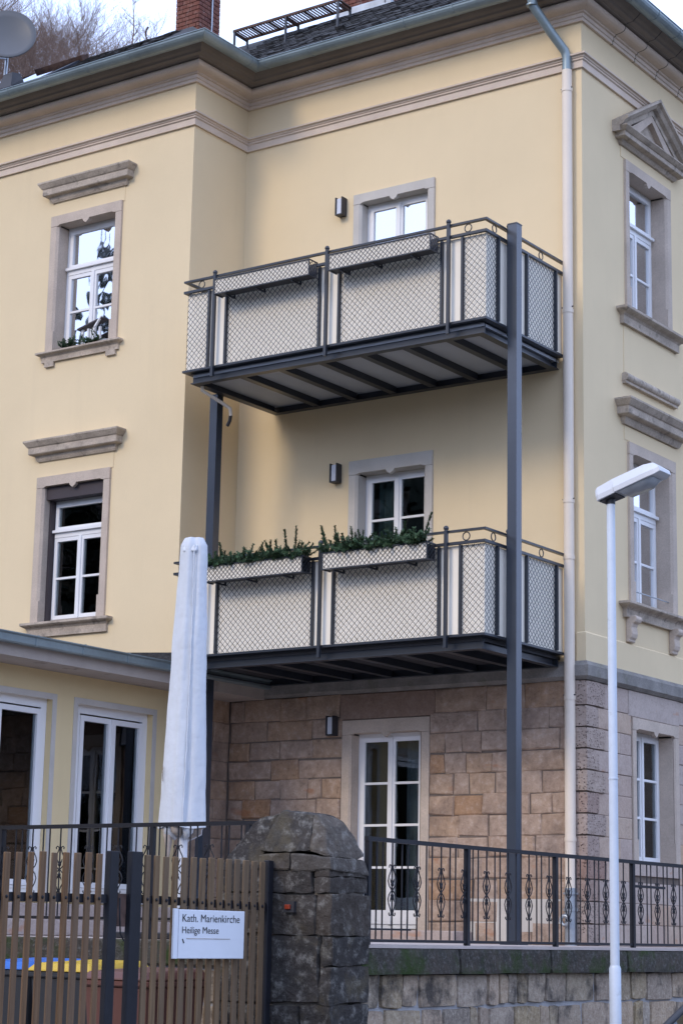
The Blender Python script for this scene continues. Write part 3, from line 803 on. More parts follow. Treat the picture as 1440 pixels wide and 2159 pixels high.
b = MB(); b.add([PS(0.9, 9.83, 0.02), PS(2.53, 9.83, 0.02), PS(1.715, 10.34, 0.02)], [(0, 1, 2)]); b.build('tympanum', 'hood', o)
b = MB()
for s in (-1, 1):     # raised inner frame of the tympanum
    q = [(1.715+s*0.72, 9.84), (1.715, 10.30), (1.715, 10.20), (1.715+s*0.48, 9.84)]
    vs = [PS(u, v, 0.09) for u, v in q]+[PS(u, v, 0.0) for u, v in q]
    b.add(vs, [(0, 1, 2, 3), (7, 6, 5, 4), (0, 1, 5, 4), (1, 2, 6, 5), (2, 3, 7, 6), (3, 0, 4, 7)])
b.build('tympanum_frame', 'surround', o)
# street side, middle window
o = window('window', PS, RL, 0.22, 5.15, 2, 'glass', house); o['label'] = 'street side window with two brackets under its sill'
surround(PS, RL, 0.13, parent=o); hood(PS, 1.0, 2.42, 6.11, 6.385, 0.22, o); sill(PS, 0.99, 2.45, 3.77, 3.955, 0.15, o)
for yc in (1.09, 2.24):     # scrolled consoles
    prof = [(0, 3.79), (0.13, 3.79), (0.145, 3.75), (0.125, 3.71), (0.09, 3.70), (0.075, 3.66), (0.085, 3.58), (0.07, 3.53), (0.05, 3.52), (0.05, 3.485), (0, 3.48)]
    MB().prism(PS, prof, yc-0.075, yc+0.075).build('console', 'surround', o, bevel=0.008)
for i in range(9):          # carved roll above the hood
    q = MB(); u = 0.98+i*0.162
    q.tube([PS(u+0.004, 6.70, 0.035), PS(u+0.157, 6.70, 0.035)], [0.052, 0.052], 10)
    q.build('roll_moulding', 'hood', o)
MB().pbox(PS, 0.99, 2.43, 6.62, 6.655, -0.01, 0.05).build('roll_fillet', 'hood', o)
MB().tube([PS(1.24, 4.13, -0.03), PS(2.235, 4.13, -0.03)], 0.008, 6).build('window_bar', 'galv', o)
curtain(PS, 1.8, 2.2, 4.0, 5.7, -0.40, o)
# street side, ground floor window
o = window('window', PS, RG, 0.22, None, 3, 'glass_low', house); o['label'] = 'street side ground floor window in the sandstone wall'
surround(PS, RG, 0.12, parent=o, wt=0.125, proud=0.02); curtain(PS, 1.3, 2.2, 0.95, 2.45, -0.36, o, 'curtain', 9)
MB().pbox(PS, 1.12, 2.36, 0.80, 0.93, -0.3, 0.03).build('sill', 'ashlar', o)

#%%OBJECTS
# ------------------------------------------------------------------ downpipe
dp = thing('downpipe', 'cream painted downpipe with zinc top running down the house corner', 'downpipe', (-0.155, -0.08, 0))
b = MB()
b.tube([(-0.40, -0.50, 11.20), (-0.40, -0.50, 11.08), (-0.39, -0.47, 11.0), (-0.27, -0.26, 10.72), (-0.17, -0.10, 10.52), (-0.155, -0.08, 10.44), (-0.155, -0.08, 10.26)], 0.057, 12)
b.build('zinc_elbow', 'zinc', dp)
MB().tube([(-0.40, -0.50, 11.02), (-0.40, -0.50, 11.0)], 0.066, 12).build('pipe_collar', 'zinc', dp)
MB().tube([(-0.155, -0.08, 10.27), (-0.155, -0.08, 0.62)], 0.062, 14).build('pipe', 'pipe_paint', dp)
for z in (10.02, 7.25, 4.98, 4.32, 2.72, 1.15): MB().tube([(-0.155, -0.08, z-0.025), (-0.155, -0.08, z+0.02)], 0.068, 14).build('pipe_clamp', 'pipe_paint', dp)
for z in (10.04, 7.3, 5.0, 2.75): MB().tube([(-0.23, -0.09, z), (-0.08, -0.09, z)], 0.008, 6).build('clamp_screw', 'anthracite', dp)
MB().tube([(-0.155, -0.08, 0.62), (-0.155, -0.08, 0.0)], 0.068, 14).build('steel_foot', 'galv', dp)
MB().tube([(-0.155, -0.08, 0.40), (-0.155, -0.08, 0.37)], 0.082, 14).build('foot_flange', 'galv', dp)
MB().tube([(-0.155, -0.08, 0.57), (-0.155, -0.08, 0.55)], 0.086, 14).build('foot_flange', 'galv', dp)
MB().ring((-0.17, -0.19, 0.27), (1, 0, 0), (0, 0, 1), 0.05, 0.02).build('rain_flap', 'galv', dp)

# ------------------------------------------------------------------ balconies
def lattice(mb, pl, u0, u1, v0, v1, n, pitch=0.073, wd=0.0064, th=0.004):
    w_, h_ = u1-u0, v1-v0
    for s in (1, -1):
        k = -math.ceil(h_/pitch)
        while k*pitch < w_:
            a = k*pitch          # line: u = a + t, v = t  (or mirrored)
            t0, t1 = max(0, -a), min(h_, w_-a)
            if t1-t0 > 0.01:
                p0 = (a+t0, t0); p1 = (a+t1, t1)
                if s < 0: p0 = (w_-p0[0], p0[1]); p1 = (w_-p1[0], p1[1])
                d = Vector((p1[0]-p0[0], p1[1]-p0[1])).normalized(); q = Vector((-d.y, d.x))*wd/2
                nn = n+(th if s > 0 else 0)
                c = [(p0[0]-q.x, p0[1]-q.y), (p1[0]-q.x, p1[1]-q.y), (p1[0]+q.x, p1[1]+q.y), (p0[0]+q.x, p0[1]+q.y)]
                c = [(u0+min(max(x, 0), w_), v0+min(max(y, 0), h_)) for x, y in c]
                mb.hexa([pl(x, y, nn) for x, y in c]+[pl(x, y, nn+th) for x, y in c])
            k += 1
    return mb
BX0, BX1, BYF = -4.46, -0.245, -1.80         # sheet planes
def balcony(dz, label, door_gap=True):
    t = thing('balcony', label, 'balcony', (-2.35, 0, 6.57+dz), 'steel balconies stacked on the garden front')
    F, S, LFT = Plane('F', BYF), Plane('S', BX1), Plane('S', BX0)
    z = lambda v: v+dz
    # floor slab, beams and joists
    MB().box(BX0+0.06, BX1-0.06, BYF+0.06, -0.03, z(6.655), z(6.70)).build('soffit_board', 'soffit' if dz == 0 else 'deck_soffit_shade', t)  # same board on both; the lower one's deeper shade is painted by a dark colour
    MB().box(BX0+0.07, BX1-0.07, BYF+0.07, -0.03, z(6.729), z(6.75)).build('floor_deck', 'deck_soffit_shade', t)
    def channel(p0, p1, name):
        m = MB()
        x0, y0, x1, y1 = p0[0], p0[1], p1[0], p1[1]
        if abs(y1-y0) < 1e-6:
            m.box(x0, x1, y0-0.05, y0+0.05, z(6.57), z(6.582)); m.box(x0, x1, y0-0.05, y0+0.05, z(6.688), z(6.70)); m.box(x0, x1, y0-0.008, y0+0.008, z(6.582), z(6.688))
        else:
            m.box(x0-0.05, x0+0.05, y0, y1, z(6.57), z(6.582)); m.box(x0-0.05, x0+0.05, y0, y1, z(6.688), z(6.70)); m.box(x0-0.008, x0+0.008, y0, y1, z(6.582), z(6.688))
        return m.build(name, 'anthracite', t)
    channel((-4.41, -1.72), (-0.30, -1.72), 'edge_beam'); channel((-4.41, -0.09), (-0.30, -0.09), 'wall_beam')
    channel((-4.36, -1.668), (-4.36, -0.142), 'side_beam'); channel((-0.35, -1.668), (-0.35, -0.142), 'side_beam')
    for xj in (-3.70, -3.12, -2.54, -1.96, -1.38, -0.80):
        MB().box(xj-0.045, xj+0.045, -1.665, -0.145, z(6.576), z(6.654)).build('joist', 'anthracite', t)
    # edge plate carrying the panels
    m = MB(); m.box(-4.49, -0.215, -1.845, -1.60, z(6.702), z(6.728)); m.box(-4.49, -4.30, -1.598, -0.06, z(6.702), z(6.728)); m.box(-0.36, -0.215, -1.598, -0.06, z(6.702), z(6.728))
    m.build('edge_plate', 'anthracite', t)
    # cream sheets
    MB().box(BX0, BX1, BYF, BYF+0.012, z(6.73), z(7.70)).build('panel_sheet', 'sheet', t)
    MB().box(BX1-0.012, BX1, BYF+0.013, -0.06, z(6.73), z(7.70)).build('panel_sheet', 'sheet', t)
    MB().box(BX0, BX0+0.012, BYF+0.013, -0.06, z(6.73), z(7.70)).build('panel_sheet', 'sheet', t)
    # framed lattice fields
    def field(pl, u0, u1, fl=True, fr=True, nm=None):
        if fl: MB().pbox(pl, u0, u0+0.025, z(6.732), z(7.70), 0.006, 0.045).build('field_stile', 'anthracite', t)
        if fr: MB().pbox(pl, u1-0.025, u1, z(6.732), z(7.70), 0.006, 0.045).build('field_stile', 'anthracite', t)
        m = MB(); lattice(m, pl, u0+(0.025 if fl else 0), u1-(0.025 if fr else 0), z(6.735), z(7.70), 0.018)
        return m.build('lattice', 'anthracite', t, kind='stuff')
    field(F, -4.455, -4.105, False, True); field(F, -3.865, -2.465); field(F, -2.21, -0.79); field(F, -0.545, -0.235, True, False)
    field(S, -1.835, -1.565, False, True); field(S, -0.95, -0.245)
    # rails
    R = 0.016
    m = MB(); m.box(-4.50, -0.208, -1.856, -1.816, z(7.705), z(7.735)); m.box(-0.248, -0.208, -1.815, -0.05, z(7.705), z(7.735)); m.box(-4.50, -4.46, -1.815, -0.05, z(7.705), z(7.735))
    m.build('panel_rail', 'anthracite', t)
    m = MB(); m.box(-4.50, -0.203, -1.858, -1.814, z(7.842), z(7.866)); m.box(-0.247, -0.203, -1.813, -0.05, z(7.842), z(7.866)); m.box(-4.50, -4.456, -1.813, -0.05, z(7.842), z(7.866))
    m.build('handrail', 'anthracite', t)
    for x in (-4.0, -2.343, -0.685):
        m = MB(); m.box(x-0.018, x+0.018, -1.895, -1.859, z(6.585), z(7.86)); m.sphere((x, -1.877, z(7.89)), 0.03); m.tube([(x, -1.877, z(7.855)), (x, -1.877, z(7.87))], 0.022, 8)
        m.build('baluster_post', 'anthracite', t)
    for y in (-1.40, -0.09):
        m = MB(); m.box(-0.203, -0.167, y-0.018, y+0.018, z(6.6), z(7.86)); m.sphere((-0.185, y, z(7.89)), 0.03); m.tube([(-0.185, y, z(7.855)), (-0.185, y, z(7.87))], 0.022, 8)
        m.build('baluster_post', 'anthracite', t)
    for c, a in (((-4.235, -1.836, 7.788), (1, 0, 0)), ((-0.455, -1.836, 7.788), (1, 0, 0)), ((-0.225, -1.655, 7.788), (0, 1, 0)), ((-0.225, -0.60, 7.788), (0, 1, 0)), ((-4.48, -1.5, 7.788), (0, 1, 0))):
        MB().ring((c[0], c[1], z(c[2])), a, (0, 0, 1), 0.045, 0.007).build('rail_ring', 'anthracite', t)
    return t
balcony(0.0, 'upper steel balcony with lattice panels and two empty planter boxes')
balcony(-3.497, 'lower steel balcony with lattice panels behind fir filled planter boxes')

def hpost(x0, x1, y0, y1, z0, z1, label):
    t = thing('support_post', label, 'steel post', ((x0+x1)/2, (y0+y1)/2, z0), 'posts carrying the balconies')
    m = MB(); m.box(x0, x1, y0, y0+0.012, z0, z1); m.box(x0, x1, y1-0.012, y1, z0, z1); m.box((x0+x1)/2-0.006, (x0+x1)/2+0.006, y0+0.012, y1-0.012, z0, z1)
    m.box(x1-0.004, x1, y0+0.012, y1-0.012, z0, z1); m.build('shaft', 'post_steel', t)
    MB().box(x0-0.05, x1+0.05, y0-0.05, y1+0.05, z0, z0+0.015).build('foot_plate', 'anthracite', t)
    MB().box(x0-0.004, x1+0.004, y0-0.004, y1+0.004, z1, z1+0.012).build('cap_plate', 'anthracite', t)
    return t
hpost(-0.185, -0.07, -1.43, -1.315, 0.0, 7.90, 'tall anthracite steel post passing both balconies on the right')
hpost(-4.52, -4.405, -1.25, -1.135, 0.0, 6.56, 'anthracite steel post at the left end of the balconies')
# small drain under the upper balcony's left end
dr = thing('drain_pipe', 'thin beige drain pipe under the left end of the upper balcony', 'drain pipe', (-4.30, -1.45, 6.2))
MB().tube([(-4.35, -1.62, 6.62), (-4.35, -1.62, 6.52), (-4.22, -1.40, 6.40), (-4.16, -1.30, 6.34), (-4.17, -1.27, 6.26)], 0.022, 8).build('pipe', 'pipe_paint', dr)
MB().tube([(-4.17, -1.27, 6.28), (-4.20, -1.25, 6.20), (-4.25, -1.23, 6.15)], 0.022, 8).build('rubber_hose', 'darkplastic', dr)

# ------------------------------------------------------------------ planter boxes
def planter(x0, x1, z0, z1, label, deep=0.20):
    t = thing('planter_box', label, 'planter box', ((x0+x1)/2, -2.0, z0), 'lattice planter boxes hung on the balcony rails')
    yf, yb = -2.075, -1.90
    F = Plane('F', yf)
    MB().box(x0+0.012, x1-0.012, yf+0.012, yf+0.02, z0+0.01, z1-0.008).build('front_sheet', 'sheet', t)
    m = MB(); m.box(x0+0.008, x1-0.008, yf+0.021, yb, z0+0.012, z0+0.02); m.box(x0+0.01, x1-0.01, yb-0.008, yb, z0+0.021, z1-0.01)
    m.build('trough', 'darkplastic', t)
    m = MB(); lattice(m, F, x0+0.01, x1-0.01, z0+0.008, z1-0.008, -0.008, 0.06, 0.0075); m.build('lattice', 'anthracite', t, kind='stuff')
    for u in (x0, x1):
        m = MB(); lattice(m, Plane('S', u-(0.004 if u == x1 else -0.004)), yf+0.01, yb, z0+0.008, z1-0.008, -0.004, 0.06, 0.0075); m.build('lattice', 'anthracite', t, kind='stuff')
    m = MB()
    for zz in (z0, z1-0.012):
        m.box(x0, x1, yf, yf+0.012, zz, zz+0.012); m.box(x0, x0+0.012, yf+0.012, yb, zz, zz+0.012); m.box(x1-0.012, x1, yf+0.012, yb, zz, zz+0.012)
    for u in (x0, x1-0.012): m.box(u, u+0.012, yf, yf+0.012, z0+0.012, z1-0.012)
    m.build('frame', 'anthracite', t)
    for u in (x0+0.15, (x0+x1)/2-0.1, x1-0.28):
        m = MB(); m.box(u, u+0.02, yf+0.03, -1.861, z0-0.022, z0-0.004); m.box(u, u+0.02, -1.872, -1.858, z0-0.02, z1+0.02); m.build('bracket', 'anthracite', t)
    return t
PB = [(-3.86, -2.455), (-2.19, -0.80)]
lab = ['empty lattice planter box on the left of the upper balcony', 'empty lattice planter box on the right of the upper balcony', 'lattice planter box full of fir on the left of the lower balcony', 'lattice planter box full of fir on the right of the lower balcony']
for i, dz in enumerate((0, -3.497)):
    for j, (a, c) in enumerate(PB): planter(a, c, 7.53+dz, 7.728+dz, lab[i*2+j])

def sprig(mb, st, base, d, length, needles=46, nl=0.045, curl=0.1):
    base, d = Vector(base), Vector(d).normalized()
    side = d.orthogonal().normalized(); pts = []
    bend = Vector((random.uniform(-1, 1), random.uniform(-1, 1), random.uniform(-0.6, 0.3)))*curl
    for i in range(5):
        t = i/4; pts.append(base+d*length*t+bend*t*t*length)
    st.tube(pts, [0.005, 0.004, 0.004, 0.003, 0.001], 4)
    for k in range(needles):
        t = random.uniform(0.05, 1.0)
        i = min(3, int(t*4)); p = pts[i].lerp(pts[i+1], t*4-i); ax = (pts[i+1]-pts[i]).normalized()
        a = random.uniform(0, 2*math.pi); s2 = ax.cross(side).normalized()
        rad = (math.cos(a)*side+math.sin(a)*s2)
        n_ = (rad*0.85+ax*0.55).normalized(); l = nl*random.uniform(0.6, 1.1)*(1.1-0.55*t)
        wv = ax.cross(n_).normalized()*0.0075
        mb.add([p-wv, p+wv, p+n_*l+wv*0.5, p+n_*l-wv*0.5], [(0, 1, 2, 3)])
def greens(x0, x1, z, label, n, seed, tall):
    random.seed(seed)
    t = thing('fir_cuttings', label, 'fir branches', ((x0+x1)/2, -1.99, z-0.03), 'fir greenery in the lower planter boxes')
    mb, st = MB(), MB()
    for i in range(n):
        x = random.uniform(x0+0.05, x1-0.05); y = random.uniform(-2.05, -1.93)
        ln = random.uniform(0.16, 0.30)
        d = (random.uniform(-0.9, 0.9), random.uniform(-0.5, 0.35), random.uniform(0.25, 0.9))
        sprig(mb, st, (x, y, z-0.05), d, ln, 90, 0.05)
    for fx, ln, lean in tall:
        sprig(mb, st, (x0+(x1-x0)*fx, -1.98, z-0.03), (lean, random.uniform(-0.1, 0.1), 1), ln, 200, 0.042, 0.05)
    for i in range(n//3):
        x = random.uniform(x0, x1); sprig(mb, st, (x, -2.04, z), (random.uniform(-0.6, 0.6), -0.5, random.uniform(-0.1, 0.4)), 0.15, 60, 0.04)
    st.build('twigs', 'firstem', t); mb.build('needles', 'fir', t, kind='stuff')
greens(-3.86, -2.455, 4.235, 'dark fir cuttings in the left planter box of the lower balcony', 90, 3, [(0.16, 0.32, -0.3), (0.62, 0.26, 0.1), (0.8, 0.36, -0.02), (0.88, 0.38, 0.05)])
greens(-2.19, -0.80, 4.235, 'fuller fir cuttings in the right planter box of the lower balcony', 120, 5, [(0.03, 0.38, -0.35), (0.1, 0.34, -0.1), (0.72, 0.30, 0.15), (0.9, 0.38, 0.3)])
random.seed(21)

# ------------------------------------------------------------------ wall lamps
def wall_lamp(x, z, label):
    t = thing('wall_lamp', label, 'wall lamp', (x, 0, z), 'outdoor wall lamps beside the garden front doors')
    y = -0.03 if z < 2.9 else -0.002
    MB().box(x-0.055, x+0.055, y-0.02, y, z-0.12, z+0.12).build('back_plate', 'darkplastic', t, bevel=0.004)
    MB().box(x-0.04, x+0.04, y-0.10, y-0.021, z-0.105, z+0.105).build('diffuser', 'opal', t, bevel=0.006)
    m = MB(); m.box(x-0.055, x-0.041, y-0.115, y-0.021, z-0.12, z+0.12); m.box(x+0.041, x+0.055, y-0.115, y-0.021, z-0.12, z+0.12); m.box(x-0.041, x+0.041, y-0.115, y-0.021, z-0.12, z-0.106)
    m.build('side_fins', 'darkplastic', t)
wall_lamp(-3.44, 9.20, 'slim wall lamp beside the uppermost balcony door')
wall_lamp(-3.44, 5.69, 'slim wall lamp beside the lower balcony door')
wall_lamp(-3.40, 2.54, 'slim wall lamp on the sandstone beside the garden door')

# ------------------------------------------------------------------ small decoration on the wing window sill
wd = thing('window_decoration', 'small dark roofed crib with greenery on the upper wing window sill', 'decoration', (-6.75, -1.14, 7.605))
m = MB(); m.hexa([(-6.86, -1.19, 7.80), (-6.44, -1.19, 7.90), (-6.44, -1.06, 7.90), (-6.86, -1.06, 7.80), (-6.86, -1.19, 7.82), (-6.44, -1.19, 7.92), (-6.44, -1.06, 7.92), (-6.86, -1.06, 7.82)])
m.build('roof', 'shutter', wd)
MB().hexa([(-6.56, -1.2, 7.80), (-6.535, -1.2, 7.80), (-6.43, -1.2, 7.93), (-6.455, -1.2, 7.93), (-6.56, -1.17, 7.80), (-6.535, -1.17, 7.80), (-6.43, -1.17, 7.93), (-6.455, -1.17, 7.93)]).build('gable_board', 'white', wd)
for x in (-6.80, -6.70, -6.60, -6.50): MB().box(x-0.014, x+0.014, -1.15, -1.12, 7.61, 7.81).build('post', 'white', wd)
mb, st = MB(), MB()
for i in range(30): sprig(mb, st, (random.uniform(-7.15, -6.42), random.uniform(-1.19, -1.1), 7.61), (random.uniform(-1, 1), random.uniform(-0.8, 0.2), random.uniform(0.1, 0.5)), random.uniform(0.1, 0.2), 50, 0.035)
st.build('twigs', 'firstem', wd); mb.build('greenery', 'fir', wd, kind='stuff')

# ------------------------------------------------------------------ single storey extension on the left
XE, XF = -4.95, -4.45
FLZ = (3.49, 3.408)
ext = thing('garden_extension', 'low yellow extension with flat roof and white glazed doors', 'extension', (XE, -4.5, 0))
PE = Plane('S', XE)
E1 = (-4.95, -3.345, 0.42, 2.61); E2 = (-2.92, -1.60, 0.42, 2.61)
b = MB(); b.wall(PE, -9.0, YW-0.002, -0.02, 2.91, [E1, E2], 0.14); b.build('plaster_wall', 'plaster_ext', ext)
b = MB(); b.box(-9.0, -8.9, -9.0, YW-0.01, 0, 2.9); b.box(-8.9, XE-0.15, -9.0, -8.9, 0, 2.9); b.box(-8.9, XE-0.15, -8.89, YW-0.01, 0.2, 0.3); b.build('rear_wall', 'room', ext)
b = MB(); b.box(-9.0, XF, -9.0, YW-0.003, 2.912, 3.045); b.box(XI+0.002, XF, YW+0.003, -0.06, 2.912, 3.045); b.build('eave', 'eave', ext)
b = MB(); b.hexa([(-9, -9, 3.046), (XF-0.01, -9, 3.046), (XF-0.01, YW-.004, 3.046), (-9, YW-.004, 3.046), (-9, -9, 3.35), (XF-0.01, -9, 3.06), (XF-0.01, YW-.004, 3.06), (-9, YW-.004, 3.35)]); b.build('roof_felt', 'slate', ext)
b = MB(); b.hexa([(-6.35, YW-0.03, 3.2), (XI, YW-0.03, 3.03), (XI, YW-0.004, 3.03), (-6.35, YW-0.004, 3.2), (-6.35, YW-0.03, FLZ[0]), (XI, YW-0.03, FLZ[1]), (XI, YW-0.004, FLZ[1]), (-6.35, YW-0.004, FLZ[0])]); b.build('wall_flashing', 'slate', ext)
m = MB(); yy0, yy1 = -9.0, -0.08
PFX = Plane('S', XF)
m.prism(PFX, [(0.0, 3.05), (0.03, 3.035), (0.10, 3.035), (0.11, 3.05), (0.11, 3.12), (0.135, 3.135), (0.135, 3.147), (0.10, 3.14), (0.10, 3.055), (0.012, 3.06), (0.012, 3.13), (0.0, 3.13)], yy0, yy1)
m.build('gutter', 'zinc', ext)
for y in (-4.3, -3.55, -2.8, -2.05, -1.3): MB().prism(PFX, [(0.1105, 3.04), (0.118, 3.04), (0.118, 3.12), (0.142, 3.135), (0.142, 3.152), (0.1105, 3.145)], y, y+0.025).build('gutter_clip', 'zinc', ext)
def ext_door(r, lbl):
    u0, u1, v0, v1 = r; n = -0.10
    a = MB().frame(PE, u0+.003, u1-.003, v0+.003, v1-.003, 0.08, n-0.04, n+0.02).build('glass_door', 'white', ext); a['label'] = lbl
    mid = (u0+u1)/2; m = MB()
    m.frame(PE, u0+0.082, u1-0.082, v0+0.082, v1-0.082, 0.03, n+0.0, n+0.035)
    for (p, q) in ((u0+0.114, mid-0.004), (mid+0.004, u1-0.114)):
        m.frame(PE, p, q, v0+0.115, v1-0.133, 0.06, n-0.01, n+0.05)
        pane(PE, p+0.056, q-0.056, v0+0.17, v1-0.19, n+0.01, a, 'glass_low')
    m.pbox(PE, mid-0.02, mid+0.02, v0+0.14, v1-0.14, n+0.05, n+0.062)
    m.build('sash', 'white', a)
    fr = MB()     # painted band round the opening
    fr.frame(PE, u0-0.07, u1+0.07, v0-0.0, v1+0.05, 0.068, 0.0, 0.008, 0); fr.build('painted_band', 'surround_grey', a)
    MB().pbox(PE, u0-0.05, u1+0.05, v0-0.05, v0-0.002, -0.13, 0.05).build('sill', 'white', a)
    return a
a = ext_door(E1, 'left glazed door of the extension'); curtain(PE, -4.75, -3.6, 0.45, 2.5, -0.32, a, 'curtain_dark', 9)
a = ext_door(E2, 'right glazed door of the extension'); curtain(PE, -2.26, -1.72, 0.45, 2.5, -0.32, a, 'curtain_dark', 5)
m = MB()
for z in (1.0, 1.5, 2.0): m.pbox(PE, -2.8, -2.4, z, z+0.02, -0.62, -0.5)
m.build('shelf', 'surround_grey', a)
b = MB(); b.box(XE+0.002, -4.2, -5.2, -1.4, 0.003, 0.17); b.box(XE+0.003, -4.55, -5.2, -1.4, 0.172, 0.34); b.build('steps', 'ashlar', ext, bevel=0.01)
# drip pipe under the eave end
MB().tube([(XF-0.05, -1.15, 2.90), (XF-0.06, -1.2, 2.82), (XF-0.2, -1.18, 2.74), (XF-0.45, -1.10, 2.70)], 0.03, 8).build('drip_pipe', 'zinc', ext)

# ------------------------------------------------------------------ closed parasol on the terrace
random.seed(11)
ux, uy = -1.235, -5.5
um = thing('closed_parasol', 'tall closed parasol in a pale blue grey cover on the terrace', 'parasol', (ux, uy, 0))
MB().tube([(ux, uy, 0.06), (ux, uy, 1.05)], 0.048, 14).build('pole', 'alu', um)
m = MB(); m.box(ux-0.42, ux+0.42, uy-0.42, uy+0.42, 0.002, 0.06); m.tube([(ux, uy, 0.06), (ux, uy, 0.28)], 0.06, 12); m.build('base', 'darkplastic', um, bevel=0.01)
m = MB(); NS, NZ = 48, 44; vs = []
zb, zt = 1.0, 3.70
for j in range(NZ+1):
    t = j/NZ; zz = zb+(zt-zb)*t
    r = 0.218-0.092*t**0.95
    if t > 0.97: r *= math.sqrt(max(0.02, 1-((t-0.97)/0.035)**2*0.6))
    for i in range(NS):
        a = 2*math.pi*i/NS
        fold = 0.012*math.sin(5*a+1.2+t*1.0)*(1-0.5*t)+0.007*math.sin(9*a+0.8*t)*(1-t*0.5)+0.004*math.sin(17*a-0.6*t)*(1-t)
        seam = -0.030*math.exp(-((a-5.55)/0.12)**2)*(0.5+0.5*math.sin(t*9))-0.016*math.exp(-((a-5.1-0.2*t)/0.08)**2)
        wr = 0.007*noise.noise(Vector((math.cos(a)*3, math.sin(a)*3, zz*5)))+0.01*noise.noise(Vector((math.cos(a)*1.2+7, math.sin(a)*1.2, zz*1.6)))
        rr = r+fold+seam+wr
        vs.append((ux+rr*math.cos(a)+0.012*t, uy+rr*math.sin(a)*0.92, zz+(0.012*math.sin(3*a) if j == 0 else 0)))
fs = [(j*NS+i, j*NS+(i+1) % NS, (j+1)*NS+(i+1) % NS, (j+1)*NS+i) for j in range(NZ) for i in range(NS)]
m.add(vs, fs, True); m.add(vs[NZ*NS:], [tuple(range(NS))], True)
m.build('cover', 'cover', um)
sm_ = []
for k in range(60):
    t = k/59; a = 5.32+0.10*math.sin(t*2.2); r = 0.218-0.092*t**0.95+0.004
    sm_.append((ux+r*math.cos(a)+0.012*t, uy+r*math.sin(a)*0.92+0.004*math.sin(k*1.3), 1.02+2.6*t))
MB().tube(sm_, 0.007, 5).build('seam', 'cover', um)
m = MB()   # folded cloth flap at the very top
m.hexa([(ux-0.02, uy-0.135, 3.56), (ux+0.12, uy-0.10, 3.56), (ux+0.11, uy-0.05, 3.55), (ux-0.02, uy-0.08, 3.55), (ux-0.03, uy-0.115, 3.61), (ux+0.115, uy-0.07, 3.63), (ux+0.1, uy-0.03, 3.62), (ux-0.02, uy-0.06, 3.62)])
m.build('cover_flap', 'cover', um, bevel=0.015, seg=2)
for i in range(8):       # canopy cloth bunched below the cover
    a = i/8*2*math.pi+0.2; x, y = ux+0.14*math.cos(a), uy+0.13*math.sin(a)
    h = random.uniform(0.06, 0.13)
    MB().tube([(x*0.5+ux*0.5, y*0.5+uy*0.5, 1.06), (x, y, 1.03), (x*1.0, y, 1.0-h*0.4), ((x+ux)/2, (y+uy)/2, 1.0-h)], [0.05, 0.065, 0.05, 0.018], 8).build('canopy_fold', 'cover' if i % 3 else 'cover_dirty', um)
MB().tube([(ux-0.10, uy-0.10, 1.0), (ux-0.075, uy-0.11, 0.86), (ux-0.085, uy-0.10, 0.72)], [0.05, 0.035, 0.012], 7).build('cloth_tip', 'cover_dirty', um)
m = MB(); px = []
for k in range(16):
    t = k/15; a = 4.02+0.05*math.sin(k*2.1); zz = 1.42+0.14*t
    r = 0.215; px.append((ux+r*math.cos(a), uy+r*math.sin(a)*0.92, zz))
m.tube(px, 0.004, 4); m.build('printed_mark', 'cover_dirty', um)

# ------------------------------------------------------------------ terrace railings
def orn_mesh(pl, uc, v0, v1):
    """pointed lyre ornament with scroll ends and a small knot."""
    m = MB(); h = v1-v0; vc = (v0+v1)/2
    P = lambda u, v: pl(uc+u, v, 0.0)
    for s in (-1, 1):
        for k in (-1, 1):
            pts = [(0.006, 0.0), (0.045, 0.035), (0.062, 0.075), (0.05, 0.115), (0.025, 0.155), (0.012, 0.185), (0.016, 0.202), (0.035, 0.210), (0.048, 0.198), (0.044, 0.185)]
            m.tube([P(s*a, vc+k*c*h/0.41) for a, c in pts], 0.0055, 5)
            m.tube([P(s*0.004, vc+k*0.05*h/.41), P(s*0.022, vc+k*0.075*h/.41), P(s*0.03, vc+k*0.095*h/.41)], [0.010, 0.006, 0.003], 5)
    m.sphere(P(0, vc+0.045*h/.41), 0.017, 6, 5); m.sphere(P(0, vc-0.045*h/.41), 0.017, 6, 5)
    return m
def railing(pl, u0, u1, zt, zb, posts, orns, label, zfoot, ozc=0.445, rail_r=0.02, gap=0.128):
    c = pl((u0+u1)/2, zfoot)
    t = thing('terrace_railing', label, 'railing', c)
    MB().pbox(pl, u0, u1, zt-0.035, zt, -0.02, 0.02).build('top_rail', 'iron', t)
    MB().pbox(pl, u0, u1, zb-0.012, zb+0.012, -0.012, 0.012).build('bottom_rail', 'iron', t)
    for u in posts: MB().pbox(pl, u-0.022, u+0.022, zfoot, zt-0.036, -0.022, 0.022).build('post', 'iron', t)
    bar = None; orn = None
    def ok(u): return all(abs(u-p) > 0.035 for p in posts) and u0 < u < u1
    for u in orns:
        if u0 < u < u1:
            if orn is None:
                base = u; orn = orn_mesh(pl, u, ozc-0.205, ozc+0.205).build('scroll_ornament', 'iron', t)
            else:
                d = u-base; dup(orn, t, (d, 0, 0) if pl.k == 'F' else (0, d, 0))
        for k in (0, 1, 2):
            v = u+k*gap+(0.0 if k == 0 else (0.018 if k == 1 else -0.018))
            if not ok(v): continue
            if bar is None: b0 = v; bar = MB().pbox(pl, v-0.005, v+0.005, zb+0.013, zt-0.036, -0.005, 0.005).build('baluster', 'iron', t)
            else:
                d = v-b0; dup(bar, t, (d, 0, 0) if pl.k == 'F' else (0, d, 0))
    return t
r2 = railing(Plane('S', 1.15), -6.03, 3.5, 0.872, 0.03, [-6.0, -4.426, -2.81, -1.186, 0.43, 2.05], [-6.02+i*0.386 for i in range(24)], 'black iron railing with scroll ornaments along the street side terrace', -0.02)
